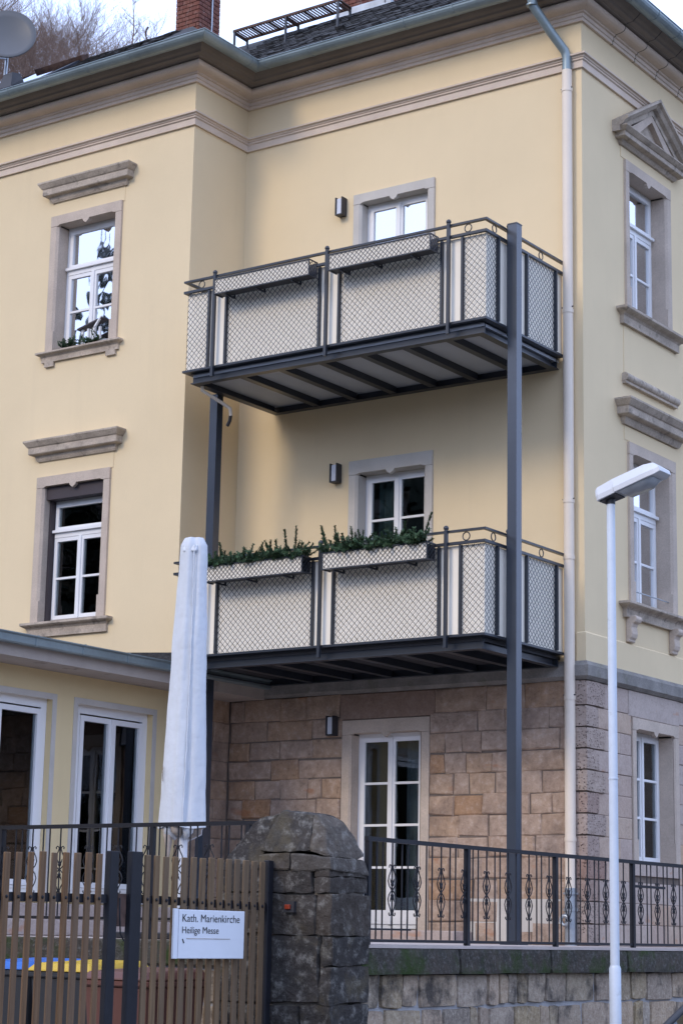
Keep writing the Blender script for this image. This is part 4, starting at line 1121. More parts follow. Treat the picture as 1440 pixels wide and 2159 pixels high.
MB().box(1.14, 1.16, -5.97, -5.35, 0.115, 0.13).build('cross_bar', 'iron', r2)
MB().box(1.135, 1.165, -1.16, -0.45, 0.60, 0.625).build('cross_bar', 'iron', r2)
r1 = railing(Plane('F', -6.2), -4.9, 0.75, 1.005, 0.175, [-2.83, -1.0, 0.06, 0.7], [-4.85+i*0.345 for i in range(16)], 'black iron railing in front of the closed parasol', 0.0, 0.60, gap=0.115)

# ------------------------------------------------------------------ retaining wall and courtyard wall
rw = thing('retaining_wall', 'old rubble stone retaining wall below the street side railing', 'wall', (1.2, -2, -1.5))
MB().box(0.95, 1.285, -6.5, 9.0, -1.5, -0.245).build('wall_core', 'mortar_pale', rw)
PRW = Plane('S', 1.285)
zr = [-0.228, -0.515, -0.79, -1.06, -1.3, -1.5]
random.seed(5)
for z1, z0 in zip(zr, zr[1:]):
    x = -6.5
    while x < 1.2:
        wd_ = random.choice([0.17, 0.24, 0.34, 0.42, 0.5, 0.6]) * random.uniform(0.9, 1.1)
        jj = random.uniform(0.014, 0.026)
        cs = [(x, z0+jj/2), (x+wd_-jj, z0+jj/2), (x+wd_-jj, z1-jj/2), (x, z1-jj/2)]
        cs = [(u+random.uniform(-.012, .012), v+random.uniform(-.012, .012)) for u, v in cs]
        pr = random.uniform(0.018, 0.034)
        rock([PRW(*cs[0], -0.1), PRW(*cs[1], -0.1), PRW(*cs[1], pr), PRW(*cs[0], pr), PRW(*cs[3], -0.1), PRW(*cs[2], -0.1), PRW(*cs[2], pr), PRW(*cs[3], pr)], 'rubble', rw, 3, 0.008, 0.28, seed=x*7+z0)
        x += wd_
xs = [-6.48, -4.9, -3.3, -1.75, -0.42, 1.2, 2.8, 4.4]
for a, c in zip(xs, xs[1:]):
    rock([(0.95, a+.005, -0.238), (1.385, a+.005, -0.238), (1.385, c-.005, -0.238), (0.95, c-.005, -0.238), (0.95, a+.005, -0.03), (1.375, a+.005, -0.03), (1.375, c-.005, -0.03), (0.95, c-.005, -0.03)], 'coping', rw, 5, 0.005, 0.12, name='coping_stone', seed=a)
cw = thing('courtyard_wall', 'low stone wall behind the bins carrying the parasol railing', 'wall', (-2, -6.2, -1.5))
MB().box(-4.9, 0.5, -6.37, -6.06, -1.5, -0.21).build('wall_core', 'mortar_pale', cw)
PCW = Plane('F', -6.37)
for z1, z0 in zip(zr, zr[1:]):
    z1 = min(z1, -0.22)
    course_fill(PCW, -4.2, 0.5, z0, z1, [], 0.2, 0.5, 0.02, 'rubble', cw, joint=0.03, jit=0.01)
for a, c in ((-4.9, -3.1), (-3.1, -1.3), (-1.3, 0.5)): MB().box(a+.004, c-.004, -6.43, -6.05, -0.208, -0.002).build('coping_stone', 'coping', cw, bevel=0.012)

# ------------------------------------------------------------------ gate pillar
gp = thing('gate_pillar', 'thick blackened stone gate pillar with rounded top', 'pillar', (1.0, -6.75, -1.5))
MB().box(0.46, 1.462, -6.985, -6.53, -1.5, 0.50).build('pillar_core', 'mortar_dark', gp)
def pbx(x0, x1, y0, y1, z0, z1, sd, amp=0.016):
    rock([(x0, y0, z0), (x1, y0, z0), (x1, y1, z0), (x0, y1, z0), (x0, y0, z1), (x1, y0, z1), (x1, y1, z1), (x0, y1, z1)], 'pillar', gp, 9, amp, 0.12, seed=sd)
YA, YB2 = -7.03, -6.50
za = [-1.5, -1.12, -0.80, -0.46, 0.06, 0.385, 0.575]
split = [1.18, 1.30, 1.22, 1.40, 1.36, 1.33]
for k, (z0, z1) in enumerate(zip(za, za[1:])):
    pbx(0.40, split[k]-.004, YA, -6.75, z0+.006, z1-.006, k*2+1)
    zs = [z0, (z0+z1)/2+random.uniform(-.04, .04), z1] if k in (3, 5, 1) else [z0, z1]
    for q, (a, c) in enumerate(zip(zs, zs[1:])):
        pbx(split[k]+.006, 1.515-(0.035 if k == 5 else 0), YA+0.01, YB2, a+.003, c-.003, k*5+q+31, 0.015)
    pbx(0.40, split[k]-.004, -6.745, YB2, z0+.006, z1-.006, k*2+61)
# rounded cap
rock([(0.38, -7.03, .56), (0.80, -7.04, .56), (0.80, -6.5, .56), (0.38, -6.5, .56), (0.70, -6.93, 0.985), (0.92, -6.93, 1.01), (0.90, -6.6, 1.0), (0.70, -6.6, 0.98)], 'pillar', gp, 9, 0.014, 0.2, seed=80)
rock([(0.80, -7.04, .70), (1.30, -7.03, .70), (1.30, -6.5, .70), (0.80, -6.5, .70), (0.93, -6.95, 1.03), (1.27, -6.93, 1.01), (1.26, -6.6, 1.0), (0.92, -6.6, 1.03)], 'pillar', gp, 9, 0.016, 0.25, seed=83)
rock([(1.29, -7.02, .70), (1.47, -7.0, .66), (1.47, -6.5, .66), (1.29, -6.5, .70), (1.26, -6.94, 1.005), (1.37, -6.92, 0.92), (1.36, -6.58, 0.92), (1.26, -6.6, 1.0)], 'pillar', gp, 8, 0.014, 0.3, seed=86)
rock([(0.80, -7.05, .56), (1.12, -7.05, .56), (1.12, -6.5, .56), (0.80, -6.5, .56), (0.80, -7.04, .695), (1.12, -7.04, .695), (1.12, -6.5, .695), (0.80, -6.5, .695)], 'pillar', gp, 8, 0.014, 0.22, seed=88)
rock([(1.12, -7.05, .56), (1.51, -7.04, .54), (1.51, -6.49, .54), (1.12, -6.5, .56), (1.12, -7.04, .695), (1.475, -7.02, .66), (1.475, -6.5, .66), (1.12, -6.5, .695)], 'pillar', gp, 8, 0.014, 0.22, seed=90)
rf = thing('reflector', 'small orange reflector fixed on the dark pillar beside the gate', 'reflector', (1.12, -7.08, 0.27))
MB().box(1.10, 1.15, -7.085, -7.06, 0.258, 0.295).build('lens', 'orange', rf, bevel=0.005)
MB().box(1.08, 1.18, -7.065, -7.03, 0.235, 0.32).build('holder', 'darkplastic', rf)

# ------------------------------------------------------------------ wooden gate leaves
XG = 0.95
def gate(y0, y1, ztop, slats, label, stiles, wdt, rail):
    t = thing('gate_leaf', label, 'gate', (XG, (y0+y1)/2, -1.4), 'two leaves of the slatted courtyard gate')
    for a, c, zt in stiles: MB().box(XG-0.03, XG+0.02, a, c, -1.4, zt).build('stile', 'iron', t, bevel=0.004)
    for zr_ in rail:
        MB().hexa([(XG-0.045, y0, zr_[0]-0.03), (XG-0.002, y0, zr_[0]-0.03), (XG-0.002, y1, zr_[1]-0.03), (XG-0.045, y1, zr_[1]-0.03), (XG-0.045, y0, zr_[0]+0.03), (XG-0.002, y0, zr_[0]+0.03), (XG-0.002, y1, zr_[1]+0.03), (XG-0.045, y1, zr_[1]+0.03)]).build('cross_rail', 'iron', t)
    for i, y in enumerate(slats):
        f = (y-y0)/(y1-y0); zt = ztop[0]+(ztop[1]-ztop[0])*f+random.uniform(-0.006, 0.006)
        w2 = wdt*random.uniform(0.94, 1.05); ln = random.uniform(-0.006, 0.006)
        xf = XG+0.021+random.uniform(-0.004, 0.004)
        MB().hexa([(XG, y-w2/2+ln, -1.36), (xf, y-w2/2+ln, -1.36), (xf, y+w2/2+ln, -1.36), (XG, y+w2/2+ln, -1.36), (XG, y-w2/2, zt), (xf, y-w2/2, zt), (xf, y+w2/2, zt), (XG, y+w2/2, zt)]).build('slat', 'slat' if y0 < -9 else 'slat_grey', t, bevel=0.004)
        zz = rail[0][0]+(rail[0][1]-rail[0][0])*f
        MB().sphere((XG+0.023, y+random.uniform(-.004, .004), zz), 0.013, 6, 4, (0.5, 1, 1)).build('bolt', 'iron', t)
    return t
n = 9
gate(-10.35, -8.90, (0.565, 0.61), [-10.02+i*0.1155 for i in range(-2, n)], 'left gate leaf with widely spaced brown slats', [(-8.985, -8.895, 0.625)], 0.054, [(0.278, 0.292), (-1.0, -1.0)])
gate(-8.76, -7.06, (0.612, 0.625), [-8.575+i*0.1065 for i in range(14)], 'right gate leaf with weathered slats carrying the white sign', [(-8.755, -8.635, 0.632), (-7.12, -7.055, 0.632)], 0.061, [(0.300, 0.275), (-1.0, -1.0)])
lk = thing('gate_latch', 'rusty latch hanging between the two gate leaves', 'latch', (0.93, -8.83, 0.2))
MB().box(0.90, 0.94, -8.86, -8.77, 0.10, 0.33).build('latch_plate', 'rust', lk)
MB().tube([(0.95, -8.85, 0.30), (0.97, -8.87, 0.2), (0.95, -8.83, 0.05), (0.96, -8.80, 0.0)], 0.006, 5).build('latch_wire', 'iron', lk)

# sign board
sg = thing('church_sign', 'white church notice board screwed to the right gate leaf', 'sign', (1.0, -7.9, 0.05))
XS = 1.04
MB().box(1.018, XS, -8.285, -7.505, -0.12, 0.232).build('board', 'signwhite', sg, bevel=0.003)
MB().box(1.018, XS-0.005, -8.34, -8.292, -0.12, 0.238).build('side_strip', 'signwhite', sg)
def text(s, y, z, h, width, name):
    cu = bpy.data.curves.new(name, 'FONT'); cu.body = s; cu.size = 1.0; cu.extrude = 0.0
    to = bpy.data.objects.new(name, cu); COL.objects.link(to)
    bpy.context.view_layer.update()
    me = bpy.data.meshes.new_from_object(to.evaluated_get(bpy.context.evaluated_depsgraph_get()))
    bpy.data.objects.remove(to)
    xs = [v.co.x for v in me.vertices]; x0, x1 = min(xs), max(xs)
    off = ROOT[sg]
    for v in me.vertices:
        u = (v.co.x-x0)/(x1-x0)*width; vv = v.co.y/0.69*h
        v.co = Vector((XS+0.0025, y+u, z+vv))-off
    me.materials.clear(); me.materials.append(MT['ink'])
    o = bpy.data.objects.new(name, me); COL.objects.link(o); o.parent = sg; ROOT[o] = off
    return o
text('Kath. Marienkirche', -8.252, 0.145, 0.055, 0.683, 'lettering')
text('Heilige Messe', -8.252, 0.062, 0.048, 0.43, 'lettering')
MB().box(XS+.001, XS+.003, -8.2, -7.68, 0.022, 0.026).build('faint_line', 'cover_dirty', sg)
MB().hexa([(XS+.001, -8.25, 0.02), (XS+.003, -8.25, 0.02), (XS+.003, -8.235, -0.01), (XS+.001, -8.235, -0.01), (XS+.001, -8.24, 0.022), (XS+.003, -8.24, 0.022), (XS+.003, -8.222, -0.008), (XS+.001, -8.222, -0.008)]).build('arrow_remnant', 'ink', sg)

# ------------------------------------------------------------------ wheelie bins in the courtyard
def bin_(x, y, w_, d_, ht, body, lid, label, sticker=None):
    z0 = -1.40
    t = thing('wheelie_bin', label, 'bin', (x, y, z0), 'wheelie bins behind the gate')
    k = 0.82
    MB().hexa([(x-w_/2*k, y-d_/2*k, z0+.06), (x+w_/2*k, y-d_/2*k, z0+.06), (x+w_/2*k, y+d_/2*k, z0+.06), (x-w_/2*k, y+d_/2*k, z0+.06), (x-w_/2, y-d_/2, z0+ht-.1), (x+w_/2, y-d_/2, z0+ht-.1), (x+w_/2, y+d_/2, z0+ht-.1), (x-w_/2, y+d_/2, z0+ht-.1)]).build('body', body, t, bevel=0.03, seg=2)
    MB().box(x-w_/2-.025, x+w_/2+.025, y-d_/2-.025, y+d_/2+.02, z0+ht-.115, z0+ht-.07).build('rim', body, t, bevel=0.01)
    m = MB(); L = [(x-w_/2-.03, y-d_/2-.04, z0+ht-.068), (x+w_/2+.03, y-d_/2-.04, z0+ht-.068), (x+w_/2+.03, y+d_/2+.02, z0+ht-.068), (x-w_/2-.03, y+d_/2+.02, z0+ht-.068)]
    m.hexa(L+[(x-w_/2+.03, y-d_/2+.02, z0+ht-.005), (x+w_/2-.03, y-d_/2+.02, z0+ht-.005), (x+w_/2-.03, y+d_/2-.02, z0+ht+.02), (x-w_/2+.03, y+d_/2-.02, z0+ht+.02)])
    m.build('lid', lid, t, bevel=0.02, seg=2)
    MB().tube([(x-w_/2*.7, y+d_/2+.06, z0+ht-.09), (x+w_/2*.7, y+d_/2+.06, z0+ht-.09)], 0.016, 8).build('handle', body, t)
    for s in (-1, 1): MB().tube([(x+s*w_/2*.8, y+d_/2*.8, z0+.1), (x+s*(w_/2*.8+.05), y+d_/2*.8, z0+.1)], 0.1, 14).build('wheel', 'tyre', t)
    if sticker: MB().box(x+sticker[0], x+sticker[0]+.05, y-d_/2*.94-.012, y-d_/2*.94-.002, z0+sticker[1], z0+sticker[1]+.12).build('sticker', 'signwhite', t)
bin_(-1.05, -7.6, 0.58, 0.7, 1.22, 'bin_dark', 'bin_blue', 'dark wheelie bin with blue lid behind the left gate leaf')
bin_(-0.28, -7.75, 0.62, 0.7, 1.22, 'bin_dark', 'bin_yellow', 'dark wheelie bin with yellow lid behind the left gate leaf')
bin_(0.46, -7.95, 0.62, 0.7, 1.18, 'bin_brown', 'bin_brown', 'brown wheelie bin standing closest to the gate opening', (-0.1, 0.78))

# ------------------------------------------------------------------ street lamp
lx, ly = 1.82, -2.90
sp = thing('street_lamp', 'pale slender street lamp with tilted white head in front of the corner', 'street lamp', (lx, ly, -1.49))
MB().tube([(lx, ly, -1.49), (lx, ly, -0.19), (lx, ly, -0.16)], [0.055, 0.055, 0.046], 18).build('lower_tube', 'lamppost', sp)
MB().tube([(lx, ly, -0.17), (lx, ly, 4.20)], [0.0435, 0.040], 18).build('upper_tube', 'lamppost', sp)
MB().tube([(lx, ly, 1.55), (lx, ly, 1.562)], 0.0475, 18).build('joint_ring', 'lamppost', sp)
ang = RAD(17)
def lh(a, wv, h):      # along the head, sideways, up
    return (lx-0.10+a*math.cos(ang)-h*math.sin(ang), ly+wv, 4.22+a*math.sin(ang)+h*math.cos(ang))
m = MB()
secs = [(0.0, 0.095, 0.0, 0.115, 0.07), (0.03, 0.11, 0.0, 0.135, 0.08), (0.205, 0.115, 0.0, 0.15, 0.085), (0.215, 0.13, 0.0, 0.15, 0.085), (0.56, 0.14, 0.0, 0.15, 0.09), (0.66, 0.135, 0.0, 0.13, 0.085), (0.72, 0.12, 0.012, 0.055, 0.10)]
rings = []
for a, w0, zl, zh, wt in secs: rings.append([lh(a, -w0, zl), lh(a, w0, zl), lh(a, w0, zl+0.05), lh(a, wt, zh), lh(a, -wt, zh), lh(a, -w0, zl+0.05)])
vs = [p for r in rings for p in r]; k = 6
m.add(vs, [(i*k+j, (i+1)*k+j, (i+1)*k+(j+1) % k, i*k+(j+1) % k) for i in range(len(rings)-1) for j in range(k)]+[tuple(range(k)), tuple(range((len(rings)-1)*k, len(rings)*k))])
m.build('lamp_housing', 'lamphead', sp, bevel=0.008, seg=2)
m = MB(); rr = []
for a, w0, d in ((0.23, 0.105, 0.006), (0.29, 0.112, 0.05), (0.52, 0.118, 0.055), (0.62, 0.11, 0.012)):
    rr.append([lh(a, -w0, -0.002), lh(a, -w0*.75, -d), lh(a, w0*.75, -d), lh(a, w0, -0.002)])
vs = [p for r in rr for p in r]
m.add(vs, [(i*4+j, (i+1)*4+j, (i+1)*4+j+1, i*4+j+1) for i in range(3) for j in range(3)]+[(0, 1, 2, 3), (12, 13, 14, 15)], True); m.build('diffuser', 'lampglass', sp)
m = MB(); m.hexa([lh(0.02, -0.08, -0.012), lh(0.21, -0.1, -0.012), lh(0.21, 0.1, -0.012), lh(0.02, 0.08, -0.012), lh(0.02, -0.08, -0.001), lh(0.21, -0.1, -0.001), lh(0.21, 0.1, -0.001), lh(0.02, 0.08, -0.001)]); m.build('clamp_plate', 'darkplastic', sp)
MB().tube([(lx, ly, 4.195), (lx, ly, 4.245)], 0.044, 14).build('spigot', 'darkplastic', sp)

# ------------------------------------------------------------------ roof walkway and dish
wk = thing('roof_walkway', 'rusty chimney sweep walkway on short legs along the roof', 'walkway', (-5, 0.8, 12.3))
YF_, YK_, ZK_ = 0.45, 0.74, 12.415
X0_, X1_ = -5.70, -3.90
for yy in (YF_, YK_):
    MB().box(X0_, X1_, yy-0.012, yy+0.012, ZK_-0.02, ZK_+0.014).build('side_bar', 'rust', wk)
m = MB(); N = 36
for i in range(N+1):
    x = X0_+(X1_-X0_)*i/N; wdd = 0.012 if i % 6 else 0.034
    m.box(x-wdd/2, x+wdd/2, YF_+0.013, YK_-0.013, ZK_-0.012, ZK_+0.006)
m.build('grating', 'rust', wk)
for x in (X0_+0.01, -4.80, X1_-0.03):
    for yy in (YF_, YK_): MB().box(x, x+0.026, yy-0.013, yy+0.013, RZ+(yy+0.47)*0.843-0.05, ZK_-0.021).build('leg', 'anthracite', wk)
    MB().hexa([(x, YF_, ZK_-0.05), (x+.02, YF_, ZK_-0.05), (x+.02, YK_, ZK_-0.05), (x, YK_, ZK_-0.05), (x, YF_, ZK_-0.022), (x+.02, YF_, ZK_-0.022), (x+.02, YK_, ZK_-0.022), (x, YK_, ZK_-0.022)]).build('cross_bar', 'rust', wk)

sd = thing('satellite_dish', 'grey satellite dish on a short mast at the left eave', 'satellite dish', (-8.68, -0.85, 11.75))
dc = Vector((-8.84, -0.80, 12.60)); dn = Vector((0.62, -0.72, 0.30)).normalized()
da = dn.orthogonal().normalized(); da = Vector((0, 0, 1)).cross(dn).normalized(); db = dn.cross(da)
m = MB(); vs = [dc-dn*0.0]; NR, NA = 5, 28
for j in range(1, NR+1):
    r = j/NR
    for i in range(NA):
        a = 2*math.pi*i/NA; vs.append(dc+da*0.41*r*math.cos(a)+db*0.45*r*math.sin(a)+dn*0.10*r*r)
fs = [(0, 1+(i+1) % NA, 1+i) for i in range(NA)]+[(1+(j-1)*NA+i, 1+(j-1)*NA+(i+1) % NA, 1+j*NA+(i+1) % NA, 1+j*NA+i) for j in range(1, NR) for i in range(NA)]
m.add(vs, fs, True); o = m.build('reflector', 'dish', sd); md = o.modifiers.new('s', 'SOLIDIFY'); md.thickness = 0.015
MB().tube([dc-dn*0.02-db*0.2, dc-dn*0.1-db*0.36, dc-dn*0.1-db*0.75+Vector((0, 0, 0))], 0.025, 10).build('mast', 'galv', sd)
MB().tube([dc-db*0.42+dn*0.05, dc-db*0.55+dn*0.2-da*0.1, dc-db*0.38+dn*0.5-da*0.32], 0.014, 6).build('feed_arm', 'galv', sd)
MB().tube([dc-db*0.38+dn*0.50-da*0.32, dc-db*0.34+dn*0.42-da*0.29], 0.035, 10).build('receiver_head', 'darkplastic', sd)
MB().tube([dc-db*0.45+dn*0.05, dc-db*0.6+dn*0.02, dc-db*0.62-dn*0.06, dc-db*0.5-dn*0.1], 0.008, 6).build('cable', 'galv', sd)
MB().hexa([(-8.80, -0.98, 11.74), (-8.55, -0.98, 11.74), (-8.55, -0.72, 11.9), (-8.80, -0.72, 11.9), (-8.76, -0.92, 11.98), (-8.59, -0.92, 11.98), (-8.59, -0.76, 12.02), (-8.76, -0.76, 12.02)]).build('mast_boot', 'darkplastic', sd)

# ------------------------------------------------------------------ car at the kerb, only its corner shows
cz = -1.60
car = thing('parked_car', 'dark car with teal tinted windscreen at the lower right corner', 'car', (3.98, -4.2, cz))
cx0, cx1 = 3.10, 4.80
yb = -4.54+0.0        # windscreen line passes here at z=-.59
prof = [(-6.25, .32), (-6.25, .55), (-6.1, .68), (-5.05, .80), (-2.1, .88), (-1.95, .80), (-1.9, .45), (-2.0, .28), (-5.9, .26)]
m = MB(); vs = []
for xx in (cx0, cx1):
    for y, z in prof: vs.append((xx, y, cz+z))
k = len(prof)
m.add(vs, [tuple(range(k)), tuple(reversed(range(k, 2*k)))]+[(i, (i+1) % k, k+(i+1) % k, k+i) for i in range(k)])
m.build('body', 'carpaint', car, bevel=0.06, seg=3)
g0 = [(-5.08, .80), (-3.90, 1.37), (-2.75, 1.40), (-2.15, .88)]
ti = 0.16
def gp_(i, s):
    y, z = g0[i]; top = i in (1, 2)
    x = (cx0+(ti if top else 0.03)) if s < 0 else (cx1-(ti if top else 0.03))
    return Vector((x, y, cz+z))
m = MB(); m.hexa([gp_(1, -1)+Vector((0, -.02, -.03)), gp_(1, 1)+Vector((0, -.02, -.03)), gp_(2, 1)+Vector((0, .02, -.03)), gp_(2, -1)+Vector((0, .02, -.03)), gp_(1, -1)+Vector((.04, .08, .05)), gp_(1, 1)+Vector((-.04, .08, .05)), gp_(2, 1)+Vector((-.04, -.08, .05)), gp_(2, -1)+Vector((.04, -.08, .05))])
m.build('roof', 'carpaint', car, bevel=0.02, seg=2)
def quadglass(name, p):
    m = MB(); m.add(p, [(0, 1, 2, 3)]); o = m.build(name, 'carglass', car); md = o.modifiers.new('s', 'SOLIDIFY'); md.thickness = 0.006
ins = lambda a, c, f: a.lerp(c, f)
quadglass('windscreen', [gp_(0, -1), gp_(0, 1), gp_(1, 1), gp_(1, -1)])
quadglass('rear_window', [gp_(3, -1), gp_(3, 1), gp_(2, 1), gp_(2, -1)])
for s in (-1, 1): quadglass('side_window', [gp_(0, s), gp_(3, s), gp_(2, s), gp_(1, s)])
for s in (-1, 1):
    for i, j in ((0, 1), (3, 2)): MB().tube([gp_(i, s), gp_(j, s)], 0.03, 8).build('window_pillar', 'darkplastic', car)
    mid0 = gp_(0, s).lerp(gp_(3, s), .55); mid1 = gp_(1, s).lerp(gp_(2, s), .5); MB().tube([mid0, mid1], 0.03, 6).build('window_pillar', 'darkplastic', car)
for xx in (cx0+.02, cx1-.22):
    for yy in (-5.45, -2.75):
        wh = MB().tube([(xx, yy, cz+.31), (xx+.2, yy, cz+.31)], 0.31, 24).build('wheel', 'tyre', car)
        MB().tube([(xx-.004, yy, cz+.31), (xx+.204, yy, cz+.31)], 0.2, 16).build('rim', 'chrome', wh)
for xx in (cx0+.12, cx1-.42): MB().box(xx, xx+.3, -6.262, -6.15, cz+.52, cz+.66).build('headlight', 'opal', car, bevel=0.02)
MB().box(3.3, 4.66, -4.2, -2.5, cz+.45, cz+.78).build('seats', 'darkplastic', car, bevel=0.08)

#%%BACKGROUND
# ------------------------------------------------------------------ wooded valley sides
random.seed(9)
hb = MB(); NA, NRR = 96, 9
def hill_h(az, f):
    # az: direction angle in plan (atan2(y,x)); f 0..1 outward
    base = 17+9*math.sin(az*2+0.6)+5*math.sin(az*5+1.1)
    dback = math.cos(az-math.atan2(0.66, -0.75))
    base += 52*max(0, dback)**10
    dfront = math.cos(az-math.atan2(-0.8, -0.6)); base += 26*max(0, dfront)**3
    dr_ = math.cos(az-math.atan2(0.5, 0.85)); base -= 10*max(0, dr_)**3
    return -1.7+max(4, base)*(f**1.2)
vs = []
for j in range(NRR+1):
    f = j/NRR; r = 52+120*f
    for i in range(NA):
        az = 2*math.pi*i/NA
        vs.append((math.cos(az)*r+2, math.sin(az)*r-4, hill_h(az, f)+1.2*noise.noise(Vector((math.cos(az)*r*.08, math.sin(az)*r*.08, 0)))))
hb.add(vs, [(j*NA+i, j*NA+(i+1) % NA, (j+1)*NA+(i+1) % NA, (j+1)*NA+i) for j in range(NRR) for i in range(NA)], True)
struct(hb.build('wooded_hill', 'hill'))
fb = MB()
for i in range(900):
    az = random.uniform(0, 2*math.pi)
    dback = math.cos(az-math.atan2(0.66, -0.75))
    if dback > 0.93: continue
    f = random.uniform(0.15, 1.0); r = 52+120*f
    x, y, z = math.cos(az)*r+2, math.sin(az)*r-4, hill_h(az, f)-0.5
    h = random.uniform(6, 13); w_ = h*random.uniform(0.16, 0.24); n = 6
    for lv in range(3):
        zb_, zt_ = z+h*(0.1+0.27*lv), z+h*(0.5+0.25*lv); rr_ = w_*(1-0.27*lv)
        rot0 = random.uniform(0, 6)
        base = [(x+rr_*random.uniform(.75, 1.2)*math.cos(rot0+k*2*math.pi/n), y+rr_*random.uniform(.75, 1.2)*math.sin(rot0+k*2*math.pi/n), zb_+random.uniform(-.4, .3)) for k in range(n)]
        fb.add(base+[(x, y, zt_)], [(k, (k+1) % n, n) for k in range(n)])
for x, y, zt_ in ((-40.5, -35.5, 27.6), (-43.5, -36.0, 25.6), (-38.5, -38.6, 25.2), (-47, -36, 28.5), (-36.0, -41, 23.0), (-51, -40, 26), (-33, -44, 21.5), (-44, -42, 27), (-56, -38, 25), (-28, -47, 20), (-24, -50, 21)):
    zt_ += 2.2; z = -1.7; h = zt_-z
    for lv in range(26):
        f = lv/26; zz = z+h*(0.12+0.88*f); rr_ = 3.1*(1-f)**0.8+0.05
        for k in range(11):
            a = random.uniform(0, 6.283); r1 = rr_*random.uniform(0.55, 1.15); da_ = random.uniform(0.10, 0.2)
            p1 = (x+r1*math.cos(a-da_), y+r1*math.sin(a-da_), zz-0.25*r1+random.uniform(-.3, .3)); p2 = (x+r1*math.cos(a+da_), y+r1*math.sin(a+da_), zz-0.25*r1+random.uniform(-.3, .3))
            fb.add([(x, y, zz+0.5), p1, p2, (x, y, zz-0.2)], [(0, 1, 2), (3, 2, 1)])
    fb.tube([(x, y, z), (x, y, zt_)], [0.3, 0.03], 5)
tag(fb.build('forest', 'conifer', kind='stuff'), 'dark conifer forest covering the valley slopes', 'forest')

# bare winter trees that show above the wing roof
def bare_tree(h, spread, seed, levels=(13, 6, 5), upright=0.6, conical=False):
    random.seed(seed)
    tr, cr = MB(), MB()
    top = Vector((random.uniform(-.03, .03)*h, random.uniform(-.03, .03)*h, h))
    pts = [Vector((0, 0, 0)).lerp(top, t)+Vector((random.uniform(-.012, .012)*h, random.uniform(-.012, .012)*h, 0))*(0 if t in (0, 1) else 1) for t in (0, .2, .4, .6, .8, 1)]
    R0 = 0.012*h+0.03
    tr.tube([(0, 0, -12), (0, 0, 0)], [R0*1.2, R0], 6)
    tr.tube(pts, [R0, R0*.8, R0*.62, R0*.42, R0*.24, 0.012], 6)
    def pt(t):
        i = min(4, int(t*5)); return pts[i].lerp(pts[i+1], t*5-i)
    def twig(p, d, ln, r, lv):
        q = [p]
        dd = d.copy()
        for k in range(3):
            dd = (dd+Vector((random.uniform(-.25, .25), random.uniform(-.25, .25), 0.13*upright))).normalized()
            q.append(q[-1]+dd*ln/3)
        cr.tube(q, [r, r*.75, r*.5, max(0.004, r*.25)], 3 if lv else 4, caps=False)
        if lv >= len(levels)-0: return
        for c in range(levels[lv] if lv < len(levels) else 0):
            t = random.uniform(0.2, 1.0); i = min(2, int(t*3)); s = q[i].lerp(q[i+1], t*3-i)
            nd = (dd*0.75+Vector((random.uniform(-1, 1), random.uniform(-1, 1), random.uniform(-.2, .8)*upright+0.1))).normalized()
            twig(s, nd, ln*random.uniform(.35, .55), max(0.006, r*.45), lv+1)
    for c in range(levels[0]):
        t = 0.25+0.72*(c+random.random())/levels[0]
        a = random.uniform(0, 2*math.pi)
        sp_ = spread*(1.15-t if conical else (0.75+0.5*math.sin(t*math.pi)))*h
        d = Vector((math.cos(a), math.sin(a), (0.35 if conical else 0.75)*random.uniform(.7, 1.4))).normalized()
        twig(pt(t), d, sp_*random.uniform(.8, 1.2), 0.011*h*(1.1-t)*0.4+0.012, 1)
    return tr, cr
trunks = []
protos = [bare_tree(9.5, 0.36, 1, (16, 8, 5)), bare_tree(8.5, 0.40, 2, (30, 10, 6)), bare_tree(12, 0.22, 3, (20, 7, 4), 0.8, True)]
protos = [(a.build('trunk', 'bark'), b_.build('crown', 'bark' if i < 2 else 'bark_pale')) for i, (a, b_) in enumerate(protos)]
def ray(px, py):
    return fwd+rgt*((px-720)/4191.08)-upv*((py-1079.5)/4191.08)
first = [True, True, True]
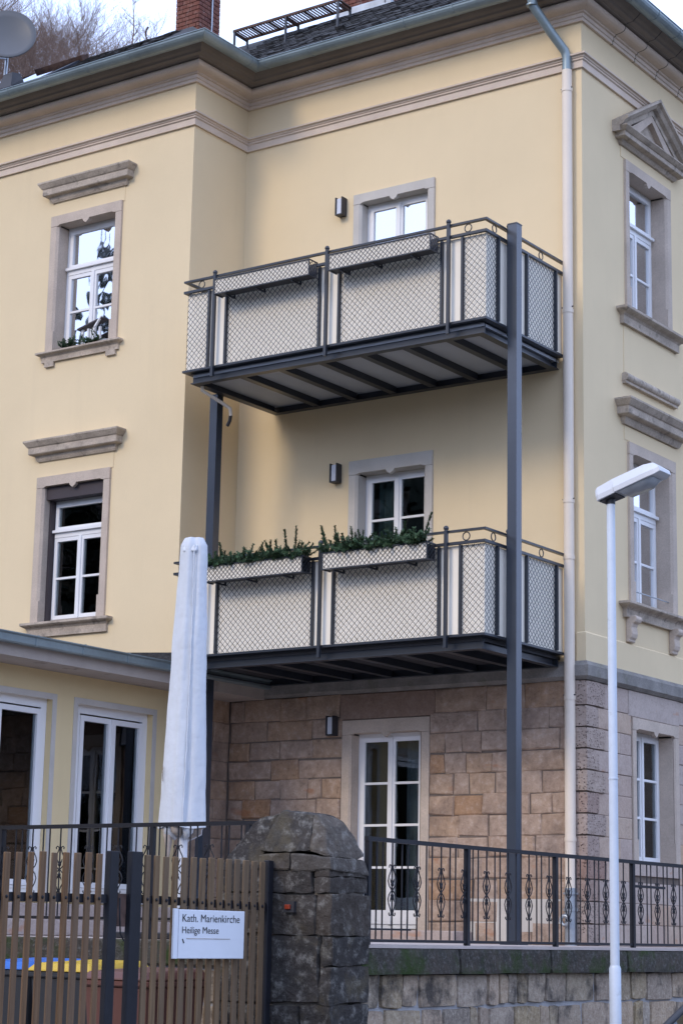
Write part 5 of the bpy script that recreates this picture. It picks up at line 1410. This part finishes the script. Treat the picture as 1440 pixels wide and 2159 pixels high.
def put_tree(kind, px, py_top, dist, ht, label, rz):
    p = CAM+ray(px, py_top)*dist
    base = Vector((p.x, p.y, p.z-ht*{0: 9.5, 1: 8.5, 2: 12}[kind]))
    t = thing('bare_tree', label, 'tree', base, 'bare winter trees on the slope behind the house')
    t.rotation_euler = (0, 0, rz); t.scale = (ht, ht, ht)
    for src in protos[kind]:
        if first[kind]: c = src
        else: c = src.copy(); COL.objects.link(c)
        c.parent = t
    first[kind] = False
random.seed(4)
put_tree(2, 286, -8, 130, 1.0, 'tall slender bare tree rising above the middle of the wing roof', 0.3)
put_tree(0, 118, 55, 125, 0.9, 'bare tree with pointed crown right beside the satellite dish', 1.0)
put_tree(1, 170, 62, 135, 0.95, 'bare rounded tree just left of the slender tree', 2.0)
put_tree(0, 205, 95, 140, 0.8, 'small bare tree close above the roof window', 3.1)
put_tree(1, 90, 92, 115, 0.8, 'dense bare tree low behind the satellite dish mast', 4.1)
put_tree(0, 70, 70, 145, 1.0, 'bare tree half hidden by the satellite dish', 5.0)
put_tree(1, 140, 100, 110, 0.7, 'low brushy bare tree in the middle of the group', 0.7)
put_tree(1, 2, 5, 140, 1.0, 'bare tree at the upper left edge behind the dish', 2.7)
put_tree(0, 250, 80, 150, 0.7, 'thin bare tree left of the roof hook', 1.9)
put_tree(0, 322, 56, 150, 0.7, 'thin bare tree right of the slender tree', 4.4)
put_tree(1, 35, 100, 105, 0.8, 'brown bare thicket tree below the satellite dish', 3.7)
put_tree(1, 60, 118, 100, 0.7, 'dense brown thicket just right of the dish mast', 5.7)
put_tree(1, -15, 70, 120, 1.0, 'dense brown tree cut by the left edge below the dish', 0.2)
put_tree(1, 12, 112, 98, 0.75, 'thick brown undergrowth tree at the left edge beside the dish mast', 1.4)
put_tree(1, 52, 132, 95, 0.7, 'brown brush tree right behind the dish mast', 2.3)
put_tree(1, 105, 112, 120, 0.75, 'brown brush tree between the dish and the roof window', 3.0)
put_tree(1, 180, 98, 125, 0.75, 'dense brown tree just above the roof window', 4.9)
